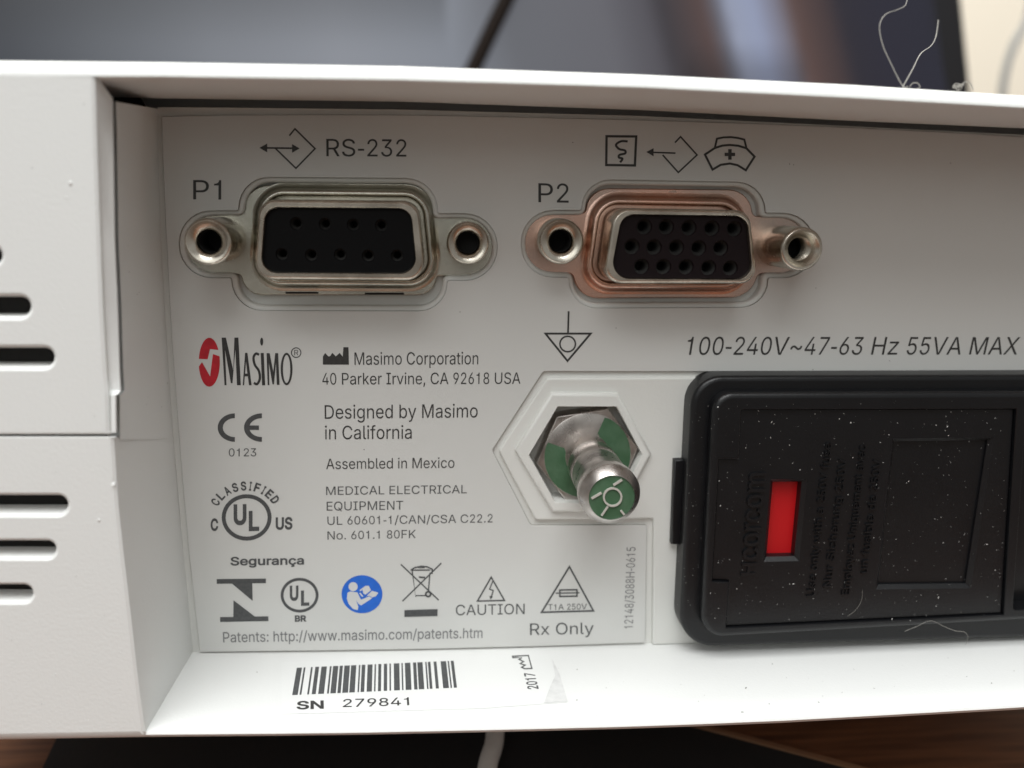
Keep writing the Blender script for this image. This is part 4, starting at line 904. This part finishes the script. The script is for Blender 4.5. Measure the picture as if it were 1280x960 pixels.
# nine-way connector
fl1 = [(229, 268, 36), (303, 267, 6), (306, 231, 34), (538, 232, 38), (540, 270, 6), (617.5, 270, 38), (617.5, 346, 38), (546, 345, 6), (543, 369, 34), (306, 369, 38), (301, 343, 8), (229, 343, 36)]
nine = flange("serial_connector", fl1, "zinc", [])
nine["label"] = "nine-hole D-shaped connector with two threaded posts, marked P1"
t1o = [(323, 249, 22), (522, 251, 22), (532, 351, 22), (316.5, 349.5, 22)]
t1i = [(332, 259.5, 17), (512.5, 261, 17), (520.5, 341.5, 19), (326, 340.3, 19)]
dshell(nine, t1o, t1i, 5.2, -0.95, "nickel")
h1 = [(370.2, 279.2), (406.3, 279.9), (441.3, 280.9), (476.7, 281.6), (352.3, 317.7), (389, 318.7), (425.2, 318.2), (460.2, 319.6), (496.3, 319.6)]
def insulator(parent, ti, holes, rh, mat, contact):
    out = off(ccw(px(fillet(ti, 9), 5.2)), 0.02)
    hs = [circle(*P(x, y, WI)[:2], rh, 18) for x, y in holes]
    o = solid("insulator", mat, parent, out, hs, WI - 3, WI, bev=0.0, hbev=0.04, seg=1)
    for x, y in holes:
        c = P(x, y, WI)[:2]
        lathe("socket", contact, parent, c, [(rh * 0.99, WI - 0.35), (rh * 0.75, WI - 0.5), (rh * 0.62, WI - 0.9), (rh * 0.60, WI - 2.9), (0.01, WI - 2.9)], 14, 40)
    return o
insulator(nine, t1i, h1, 0.57, "insul", "cavity")
post(nine, (259.5, 302.5), 5.6, -0.95, 2.27, 1.08, "nickel")
post(nine, (585, 304), 1.9, -0.95, 2.2, 1.1, "nickel")
for x0, x1, y in ((357, 398, 366), (456, 505, 367)):   # crimp slits in the flange's lower edge
    solid("crimp_slit_shade", "cavity", nine, px([(x0, y - 1.2), (x1, y - 1.2), (x1, y + 1.2), (x0, y + 1.2)], -0.93), [], -1.2, -0.93)
# fifteen-way connector
fl2 = [(655, 267, 36), (732, 266, 6), (735, 235, 34), (938, 237, 34), (941, 270, 8), (1014, 271, 36), (1014, 342, 36), (948, 342, 8), (938, 372, 34), (722, 373, 36), (716, 342, 8), (655, 341, 36)]
hd = flange("high_density_connector", fl2, "warm_plate", [])
hd["label"] = "fifteen-hole D-shaped connector with a warm reflection painted on its flange, marked P2"
t2o = [(768, 260, 22), (938, 263, 20), (948, 355, 20), (754, 354.5, 20)]
t2i = [(778.5, 268.5, 18), (934, 270.5, 17), (941.5, 349, 19), (763.5, 347.5, 20)]
dshell(hd, t2o, t2i, 5.2, -0.95, "nickel")
h2 = [(805.3, 283.4), (832.8, 283.7), (861, 284.7), (889.9, 285.4), (918, 286.1), (789.9, 308.4), (817.4, 309.1), (845.5, 309.5), (873.4, 310.2), (900.9, 310.2),
      (801.9, 333.2), (829.4, 333.5), (857.6, 333.7), (885.8, 334.9), (912.9, 335.3)]
insulator(hd, t2i, h2, 0.78, "insul2", "cavity")
post(hd, (702, 302), 3.6, -0.95, 2.3, 1.1, "nickel")
post(hd, (1003, 311.5), 6.2, -0.95, 2.22, 1.3, "nickel", True)
# worn pale patches in the plating above the shell
rw = random.Random(4)
for x, y, r in ((768, 240.5, 3), (777, 250, 2), (823, 243.5, 6.5), (841, 241, 5.5), (888, 243.5, 3.4), (866, 250.5, 5), (826, 252, 4)):
    c = [(x + r * (0.75 + 0.5 * rw.random()) * math.cos(a * math.pi / 6), y + 0.62 * r * (0.75 + 0.5 * rw.random()) * math.sin(a * math.pi / 6)) for a in range(12)]
    link("worn_patch", *poly_geo([c], at_w(-0.945)), "worn", hd)

# ------------------------------------------------------------------ earth post
collar = solid("hex_collar", "panel", DEV, [(p[0], p[1]) for p in px(HEXO, 0.6)], [px(HEXI, 0.6)], -0.3, 0.75, bev=0.32, hbev=0.08, hwb=-3.0, seg=3)
collar["label"] = "light grey raised hexagonal collar around the earth post"
cn = P(734.5, 570, -0.4)[:2]
nut = solid("hex_nut", "steel", DEV, [(cn[0] + 5.8 * math.cos(math.radians(60 * k + 8)), cn[1] + 5.8 * math.sin(math.radians(60 * k + 8))) for k in range(6)], [], -3.5, -0.42, bev=0.14, seg=2)
nut["label"] = "steel nut and pin of the earth post with green paint"
solid("nut_floor", "panel", nut, off(ccw(px(HEXI, 0)), -0.9), [], -4.0, -2.6)
lathe("washer", "steel", nut, cn, [(4.9, -0.6), (4.9, -0.42), (4.82, -0.37), (2.4, -0.37)], 56)
sv, sf = [], []
for k in range(61):
    a = math.radians(160 + 268 * k / 60)
    e = min(1, k / 2, (60 - k) / 2)
    for r, w in ((4.84 - 0.1 * (1 - e) ** 2, -0.355), (2.5 + 0.3 * (1 - e), -0.355)):
        sv.append((cn[0] + r * math.cos(a), cn[1] + r * math.sin(a), w))
for k in range(60):
    sf.append((2 * k, 2 * k + 2, 2 * k + 3, 2 * k + 1))
link("green_paint", sv, sf, "green", nut)
ct = P(761.5, 616.5, 10.0)[:2]
lathe("pin", "steel", nut, ct, [(2.45, -0.6), (2.45, 0.3), (2.8, 0.6), (2.8, 3.4), (2.72, 3.5), (2.72, 3.75), (2.8, 3.85), (2.8, 8.75), (2.98, 8.95), (3.1, 9.0), (3.1, 10.2), (3.05, 10.3), (2.36, 11.32), (2.3, 11.38), (2.28, 11.26)], 64)
lathe("green_tip", "green", nut, ct, [(2.3, 11.24), (1.0, 11.28), (0.01, 11.28)], 48)
tw = 11.42
gx = at_w(tw)
def gq(q): return (710 + q[0] / 10.11, 570 + q[1] / 10.11)
def bar(p, q, wid, h):
    V, Fc = stroke_geo([gq(k) for k in p], wid, gx)
    n = len(V)
    V2 = [(a, b, 11.28) for a, b, c in V]
    half = n // 2
    F2 = list(Fc)
    for i in range(half - 1):
        F2 += [(i, n + i, n + i + 1, i + 1), (half + i, half + i + 1, n + half + i + 1, n + half + i)]
    F2 += [(0, half, n + half, n), (half - 1, n + half - 1, n + n - 1, n - 1)]
    return V + V2, F2
ringpts = [(565 + 112 * math.cos(math.radians(q)), 522 - 112 * math.sin(math.radians(q))) for q in range(0, 361, 20)]
link("embossed_sign", *merge(
    bar([(300, 540), (425, 467)], None, 2.6, 0), bar([(575, 372), (685, 302)], None, 2.6, 0), bar(ringpts, None, 2.2, 0),
    bar([(505, 640), (425, 757)], None, 2.2, 0), bar([(668, 690), (715, 745)], None, 2.4, 0)), "bare", nut, 40)

# ------------------------------------------------------------------ power inlet
inl_o = fillet([(857, 464, 38), (1500, 462, 34), (1486, 776, 34), (840.5, 795, 38)], 10)
fr_o = fillet([(892.5, 491, 26), (1470, 489, 24), (1452, 766, 24), (876, 798.5, 26)], 9)
door_open = fillet([(926.5, 512), (1271, 511), (1255, 769), (907.5, 785.5), (911, 728), (890, 727.3), (898.5, 573.5), (923.5, 573.5)])
sock_open = fillet([(1283, 512, 4), (1452, 511, 20), (1436, 752, 20), (1266, 763, 4)])
inlet = solid("power_inlet", "black", DEV, px(inl_o, 0.12), [off(ccw(px(fr_o, 4.5), False), -0.3)], -0.2, 3.0, bev=0.55, hbev=0.2, hwb=2.2, seg=4)
inlet["label"] = "black mains inlet with fuse drawer and red indicator window"
solid("inlet_frame", "black", inlet, px(fr_o, 4.5), [px(door_open, 4.5), px(sock_open, 4.5)], 1.0, 4.5, bev=0.6, hbev=0.08, seg=4, hwb=0.5)
solid("inlet_floor", "black", inlet, px([(885, 490), (1470, 490), (1450, 750), (872, 765)], 0.5), [], 0.2, 2.3)
door_o = off(ccw(px(door_open, 4.5)), 0.11)
wina = px([(964.5, 600.5), (1007.5, 600), (997.5, 700), (956, 701)], 4.1)
pit = px([(1117, 549.5), (1241, 548), (1212, 734), (1096.5, 735.5)], 4.1)
door = solid("fuse_door", "black", inlet, door_o, [off(ccw(wina, False), -0.3), off(ccw(pit, False), -0.3)], 2.0, 4.12, bev=0.12, hbev=0.42, seg=3, hwb=2.5, hseg=1, smooth=25)
solid("recess_floor", "black", inlet, off(ccw(pit), -0.4), [], 2.8, 3.45)
solid("red_indicator", "red", inlet, off(ccw(wina), -0.5), [], 2.0, 2.7)
solid("snap_tab", "black", inlet, px([(843, 575), (862, 574), (858, 682), (839, 680)], 0.9), [], 0, 1.0, bev=0.15, seg=2)
ad = at_w(4.125)
def emboss(s, x0, y0, x1, y1, cv, depth=0.2, bold=3):
    link("embossed_text", *text_geo(s, x0, y0, x1, y1, 0, ad, capvec=cv, depth=depth, bold=bold), "black", inlet)
emboss("corcom", 947, 699, 956.5, 590, (-26, 1), 0.24, 8)
link("embossed_text", *text_geo("·" if "·" in FONT else "H", 943, 719, 945, 703, 0, ad, capvec=(-17, 0.5), depth=0.16, bold=20), "black", inlet)
emboss("Use only with a 250V fuse", 1017, 745, 1039, 553, (-9.5, 0.3))
emboss("Nur Sicherung 250V", 1038, 733, 1058, 573, (-9.5, 0.3))
emboss("Employez Uniquement avec", 1061, 743, 1082, 556, (-9.5, 0.3))
emboss("un fusible de 250V", 1083, 716, 1101, 574, (-9.5, 0.3))
# earth, live and neutral blades deep in the socket
for x, y in ((1330, 600), (1330, 700), (1390, 650)):
    solid("contact_blade", "nickel", inlet, px([(x - 8, y - 18), (x + 8, y - 18), (x + 6, y + 18), (x - 10, y + 18)], 3.0), [], 1.0, 3.6, bev=0.2)

# ------------------------------------------------------------------ serial sticker on the ledge
LEDGE = BVHTree.FromPolygons([Vector(p) for p in led[0]], led[1])
def on_ledge(lift):
    def f(x, y):
        o = Vector((0, 0, DIST))
        hit, nm, _, _ = LEDGE.ray_cast(o, ray(x, y).normalized())
        if nm[1] < 0: nm = -nm
        return tuple(hit + nm * lift)
    return f
s_top = rail([(352, 828), (600, 820), (686, 817.5)], 24); s_bot = rail([(352, 893), (600, 886), (709, 878)], 24)
stk = [[on_ledge(0.03)(a[0] + (b[0] - a[0]) * t, a[1] + (b[1] - a[1]) * t) for a, b in zip(s_top, s_bot)] for t in (0, 0.2, 0.4, 0.6, 0.8, 1)]
sticker = link("serial_sticker", *loft_geo(stk), "sticker", DEV, 40)
sticker["label"] = "clear barcode sticker on the bottom ledge"
link("tape_corner", *poly_geo([[(690, 824), (699, 842), (709.5, 877), (680, 879), (688, 858), (694, 845)]], on_ledge(0.06)), "tape", sticker)
bars, x = [], 0.0
widths = [(1.8, .6), (.6, 1.9), (.6, .9), (1.3, .8), (1.9, 1.0), (.6, .5), (1.8, .5), (1.1, .5), (1.9, .4), (1.8, .9), (.5, .5), (1.2, .8), (1.7, .7), (.5, .8), (1.0, .9), (1.1, .8), (.5, 1.0), (1.9, .7), (.5, .7), (1.9, .9),
          (1.1, .4), (1.8, .9), (.5, .4), (.9, 1.1), (1.0, 1.4), (1.9, .5), (.5, .6), (1.0, 0)]
tot = sum(a + b for a, b in widths)
for wd, gap in widths:
    a, b = x / tot, (x + wd) / tot
    bars.append(poly_geo([[(371 + a * 196, 835.2 - a * 8.8), (371 + b * 196, 835.2 - b * 8.8), (365.2 + b * 206, 869.4 - b * 9.4), (365.2 + a * 206, 869.4 - a * 9.4)]], on_ledge(0.05)))
    x += wd + gap
link("barcode", *merge(*bars), "ink_grey", sticker)
link("printed_text", *text_geo("SN", 370.6, 887, 404.8, 886, 9.6, on_ledge(0.05), bold=24), "ink", sticker)
link("printed_text", *text_geo("279841", 428.4, 884.4, 511.6, 881.9, 9.8, on_ledge(0.05), bold=4), "ink", sticker)
link("printed_text", *text_geo("2017", 673.2, 861.5, 667.8, 841.5, 0, on_ledge(0.05), capvec=(-13, 0.6), bold=14), "ink_grey", sticker)
def fz(a, b): return (664.6 - a * 0.14 - b * 1.04 + (0), 836 - a * 0.50 + b * 0.05)
fct = [(664.8, 836), (655.6, 836.3), (652, 834.6), (656.4, 831.8), (650.2, 830), (654.4, 827.5), (648.8, 824.6), (652.4, 822.6), (641, 822.6), (640.6, 820.8), (660.4, 819.8)]
link("printed_symbol", *stroke_geo(fct, 1.5, on_ledge(0.05), True), "ink_grey", sticker)

# ------------------------------------------------------------------ background: display, cables
MON = thing("display_monitor", (20, VT, -268), "large dark computer display standing behind the white device", "monitor")
WM = -250.0
mo = px([(-700, -420), (1160, -420), (1203.5, 0), (1216, 125), (1270, 640), (-700, 640)], WM)
solid("bezel", "bezel", MON, mo, [], WM - 16, WM, bev=2.0, back=True)
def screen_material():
    m = bpy.data.materials.new("reflection_screen")
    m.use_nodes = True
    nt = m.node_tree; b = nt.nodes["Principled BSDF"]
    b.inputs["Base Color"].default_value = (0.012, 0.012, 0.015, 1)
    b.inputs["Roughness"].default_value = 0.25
    at = nt.nodes.new("ShaderNodeVertexColor"); at.layer_name = "painted_reflection"
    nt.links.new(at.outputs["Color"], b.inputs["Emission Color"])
    b.inputs["Emission Strength"].default_value = 1.0  # glow stands in for room reflections, painted as vertex colours
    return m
nx, ny = 150, 40
V, Fc, cols = [], [], []
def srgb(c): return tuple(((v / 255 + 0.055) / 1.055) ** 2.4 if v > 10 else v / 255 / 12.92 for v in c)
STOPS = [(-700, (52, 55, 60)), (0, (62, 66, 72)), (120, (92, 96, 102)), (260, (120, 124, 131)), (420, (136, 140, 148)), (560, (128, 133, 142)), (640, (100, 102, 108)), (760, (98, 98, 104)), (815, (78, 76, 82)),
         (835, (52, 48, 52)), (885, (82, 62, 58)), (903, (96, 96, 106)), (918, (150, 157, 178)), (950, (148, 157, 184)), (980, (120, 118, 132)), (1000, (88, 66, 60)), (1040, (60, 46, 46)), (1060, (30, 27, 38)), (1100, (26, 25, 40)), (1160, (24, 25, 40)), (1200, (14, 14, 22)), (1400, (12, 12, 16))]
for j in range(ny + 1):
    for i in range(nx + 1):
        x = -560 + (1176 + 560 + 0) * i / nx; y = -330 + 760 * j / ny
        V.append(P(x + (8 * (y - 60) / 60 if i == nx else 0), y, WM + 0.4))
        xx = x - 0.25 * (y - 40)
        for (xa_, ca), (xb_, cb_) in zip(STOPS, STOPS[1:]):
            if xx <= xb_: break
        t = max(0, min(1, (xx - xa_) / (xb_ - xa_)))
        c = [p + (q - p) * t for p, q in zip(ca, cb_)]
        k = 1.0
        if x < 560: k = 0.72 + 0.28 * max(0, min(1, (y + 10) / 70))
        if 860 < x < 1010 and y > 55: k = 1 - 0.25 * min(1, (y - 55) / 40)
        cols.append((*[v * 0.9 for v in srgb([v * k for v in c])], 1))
for j in range(ny):
    for i in range(nx):
        a = j * (nx + 1) + i
        Fc.append((a, a + nx + 1, a + nx + 2, a + 1))
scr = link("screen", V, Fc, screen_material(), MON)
ca = scr.data.color_attributes.new("painted_reflection", 'FLOAT_COLOR', 'POINT')
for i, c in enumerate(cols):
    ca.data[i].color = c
neck = [(-10, VT + 2, -268), (50, VT + 2, -268)]
solid("stand", "bezel", MON, [(-30, VT + 3), (70, VT + 3), (70, VT + 80), (-30, VT + 80)], [], -285, -266, bev=1, back=True)
solid("stand_foot", "bezel", MON, [(-90, VT + 0.2), (130, VT + 0.2), (130, VT + 3.2), (-90, VT + 3.2)], [], -330, -220, bev=0.5, back=True)
def cable(name, mat, pts, r, label, cat="cable", n=10):
    V, Fc = tube_geo(smoothpath(pts, 8), r, n)
    return tag(link(name, V, Fc, mat, None, 60), label, cat)
bx = [P(672, -90, -240), P(637, -10, -240), P(615, 36, -240), P(592, 85, -240), P(562, 150, -240), P(512, 260, -240)]
last = bx[-1]
cable("hanging_cable", "cable_dark", bx + [(last[0] - 4, VT + 8, -208), (last[0] - 20, VT + 2.4, -200), (last[0] - 60, VT + 2.4, -190)], 2.9, "dark cable slanting across the display just above the device")
gc = [P(1300, -60, -470), P(1286, 20, -470), P(1268, 55, -470), P(1257, 90, -470), P(1252, 130, -470), P(1250, 200, -470), P(1262, 330, -470)]
lg = gc[-1]
cable("grey_cable", "cable_grey", gc + [(lg[0] + 10, VT + 20, -465), (lg[0] + 40, VT + 2.6, -450), (lg[0] + 90, VT + 2.6, -430)], 2.4, "grey cable hanging in front of the cream wall at the right edge")

# things on the table under the front edge of the device
def tb(x, y, lift=0.0): return on_v(x, y, VT + lift)
m0, m1 = tb(868, 915), tb(1045, 963)
dx, dw = m1[0] - m0[0], m1[2] - m0[2]
def along(s): return (m0[0] + dx * s, m0[2] + dw * s)
a0, a1 = along(-3.0), along(1.6)
bl = tb(70, 940)
mv = [(a0[0], a0[1]), (a1[0], a1[1]), (bl[0] + 2, a1[1]), (bl[0] - 4, a0[1])]
def flat(name, mat, poly, h0, h1, parent=None):
    c = poly if area2(poly) < 0 else poly[::-1]
    n = len(c)
    V = [(p[0], VT + h1, p[1]) for p in c] + [(p[0], VT + h0, p[1]) for p in c]
    return link(name, V, [tuple(range(n))] + [(i, n + i, n + (i + 1) % n, (i + 1) % n) for i in range(n)], mat, parent)
MATO = thing("desk_mat", (mv[0][0] - 20, VT, mv[0][1]), "black desk mat with a tan edge on the wooden table under the device", "mat")
flat("mat_sheet", "mat", mv, 0.2, 1.0, MATO)
nrm = Vector((-dw, dx)).normalized() * 0.45
flat("edge_binding", "matedge", [(a0[0] - nrm.x, a0[1] - nrm.y), (a1[0] - nrm.x, a1[1] - nrm.y), (a1[0] + nrm.x, a1[1] + nrm.y), (a0[0] + nrm.x, a0[1] + nrm.y)], 0.2, 1.25, MATO)
c0, c1 = tb(619, 915, 2.5), tb(608, 968, 2.5)
wc = [(c0[0] + 2, VT + 2.5, c0[2] - 60), (c0[0] + 1, VT + 2.5, c0[2] - 20), (c0[0], VT + 2.5, c0[2]), (c1[0], VT + 2.5, c1[2]), (c1[0] - 2, VT + 2.5, c1[2] + 20), (c1[0] - 12, VT + 2.5, c1[2] + 60)]
cable("white_cable", "cable_white", wc, 1.2, "white cable lying on the black mat and running under the device", n=16)

# ------------------------------------------------------------------ lint, dust and dirt
def top_v(x): return P(x, interp(TOPY, x), WF - 1.8)[1]
def lint(pts, r, label):
    V, Fc = tube_geo(smoothpath(pts, 7), r, 6)
    return tag(link("lint_thread", V, Fc, "lint", None, 60), label, "lint", group="lint caught on the device")
y1126 = interp(TOPY, 1127)
root = P(1128, 107, 12)
lint([(root[0] + 0.3, root[1] - 0.1, 12.4), root, P(1113, 78, 11.5), P(1103, 55, 11), P(1099.5, 32, 10.4), P(1107, 18, 9.6), P(1122, 12, 8.6), P(1132, 6, 7.4), P(1135, -8, 6)], 0.038, "pale lint thread curling tall and left above the top rim")
lint([(root[0] - 0.2, root[1] - 0.1, 12.6), (root[0] + 0.1, root[1], 12), P(1141, 86, 8), P(1151, 67, 3), P(1164, 57, -3), P(1170, 45, -9), P(1173, 25, -15)], 0.048, "pale lint thread leaning right from the same knot on the rim")
lint([P(1137, 108.5, 12), P(1141, 104, 12), P(1147, 104, 12), P(1150, 109, 12), P(1146, 111, 12)], 0.035, "small lint loop just right of the tall threads on the rim")
rk = random.Random(9)
knot = [P(1190 + 16 * rk.random(), 105 + 9 * rk.random(), 11 + 2 * rk.random()) for _ in range(20)] + [P(1205, 103, 12), P(1212, 104, 12), P(1216, 112, 12)]
lint(knot, 0.035, "tangled knot of pale lint on the rim before the bezel edge")
lint([P(1131, 789, 4.65), P(1146, 783, 4.7), P(1163, 776, 4.7), P(1180, 783, 4.8), P(1194, 788.5, 5.0), P(1205, 790, 5.6), P(1210, 796, 5.8), P(1207, 806, 5.4)], 0.02, "fine pale hair hanging over the lower edge of the black inlet")
lint([P(1060, 770, 4.2), P(1070, 762, 4.2), P(1077, 750, 4.2), P(1078, 738, 4.2)], 0.014, "short fine curved hair on the fuse door below the lettering")
rd = random.Random(21)
def fleck(V, Fc, c, s, el=1.0, plane="w"):
    a = rd.random() * math.pi
    ca_, sa_ = math.cos(a), math.sin(a)
    s0 = len(V)
    n = 5
    for h, k in ((0, 1.0), (s * 0.5, 0.55)):
        for i in range(n):
            q = 2 * math.pi * i / n
            rr = s * (0.7 + 0.6 * rd.random()) * k
            x_, y_ = rr * math.cos(q) * el, rr * math.sin(q)
            x_, y_ = x_ * ca_ - y_ * sa_, x_ * sa_ + y_ * ca_
            V.append((c[0] + x_, c[1] + y_, c[2] + h) if plane == "w" else (c[0] + x_, c[1] + h, c[2] + y_))
    for i in range(n):
        j = (i + 1) % n
        Fc.append((s0 + i, s0 + j, s0 + n + j, s0 + n + i))
    Fc.append(tuple(s0 + n + i for i in range(n)))
V, Fc = [], []
for _ in range(680):
    x, y = rd.uniform(885, 1262), rd.uniform(500, 778)
    if 952 < x < 1012 and 595 < y < 706 and rd.random() < 0.8: continue
    inpit = 1119 - (y - 550) * 0.11 < x < 1236 - (y - 550) * 0.15 and 553 < y < 730
    inwin = 955 < x < 1012 and 595 < y < 706
    w = 3.46 if inpit else (2.71 if inwin else (4.13 if 928 < x < 1252 and 516 < y < 766 else 4.5))
    if w == 4.5 and not (896 < x < 920 or 494 < y < 509): w = 4.13 if (y < 766 and x > 928) else 4.5
    if w == 4.5 and (573 < y < 728): w = 4.13
    s = 0.016 * math.exp(rd.gauss(0, 0.6))
    fleck(V, Fc, P(x, y, w), min(s, 0.075), 1 + 2.2 * rd.random() ** 3)
for _ in range(90):
    x = rd.uniform(850, 893) - 0; y = rd.uniform(500, 760)
    fleck(V, Fc, P(x + (500 - y) * 0.05 + 8, y, 3.0), 0.018 * math.exp(rd.gauss(0, 0.4)), 1 + rd.random())
tag(link("dust", V, Fc, "dust"), "pale dust flecks scattered over the black inlet", kind="stuff")
V, Fc = [], []
lp = on_ledge(0.02)
for _ in range(70):
    x, y = rd.uniform(250, 1290), rd.uniform(822, 898)
    if x < 700 and rd.random() < 0.55: continue
    if y > interp(BOTY, x) - 14 or 350 < x < 690: continue
    fleck(V, Fc, lp(x, y), 0.03 * math.exp(rd.gauss(0, 0.5)), 1 + 3 * rd.random() ** 2, "v")
for x, y, s in ((580, 112.5, 0.16), (633, 119, 0.1), (640, 119, 0.1), (660, 120, 0.05), (778, 125, 0.06), (895, 131.5, 0.08), (1026, 137, 0.1), (1064, 137.5, 0.1), (1100, 141, 0.07), (1133, 147, 0.13)):
    t = (y - interp(EDGY, x)) / (interp(BAKY, x) - interp(EDGY, x))
    c = lerp3(P(x, y, WF - 0.5 - t * 12.8), P(x, y, WF - 0.5 - t * 12.8), 0)
    fleck(V, Fc, (c[0], c[1] - 0.02, c[2]), s, 1.6, "v")
for x, y in ((1016, 462), (770, 410), (716, 178), (455, 562), (1112, 451), (987, 205), (1188, 204), (992, 206), (1020, 360), (575, 390)):
    fleck(V, Fc, P(x, y, 0.01), 0.05, 1.3)
V2, F2 = [], []
for x, y, s in ((88, 229, 0.17), (82, 247, 0.09), (30, 250, 0.07), (124, 650, 0.16), (142, 606, 0.2), (60, 330, 0.06), (78, 387, 0.08), (110, 900, 0.07), (70, 843, 0.09), (20, 560, 0.06), (116, 588, 0.07), (150, 815, 0.06)):
    fleck(V2, F2, P(x, y, WF - 0.01), s, 1.4)
link("mould_flaws", V2, F2, "white", cover, 50)["kind"] = "stuff"
for _ in range(16):
    x, y = rd.uniform(170, 232), rd.uniform(300, 800)
    k = by_y(lback, y)[0] if y > 545 else by_y(fbk, y)[0]
    f = by_y(ledge_e, y)[0] if y > 546 else by_y(cback, y)[0] + 6
    t = rd.uniform(0.15, 0.95); xx = f + (k - f) * t
    w = flank(xx, y) if y < 546 else None
    if w is not None: fleck(V, Fc, (P(xx, y, w)[0] + 0.02, P(xx, y, w)[1], w), 0.025, 1.5)
for x, y in ((20, 440), (105, 130), (40, 210), (118, 520), (70, 590), (15, 800), (130, 770), (95, 720), (52, 880)):
    fleck(V, Fc, P(x, y, WF), 0.02 + 0.02 * rd.random(), 1.3)
tag(link("dirt_specks", V, Fc, "dirt"), "dark dirt specks on the ledge, rim and label", kind="stuff")
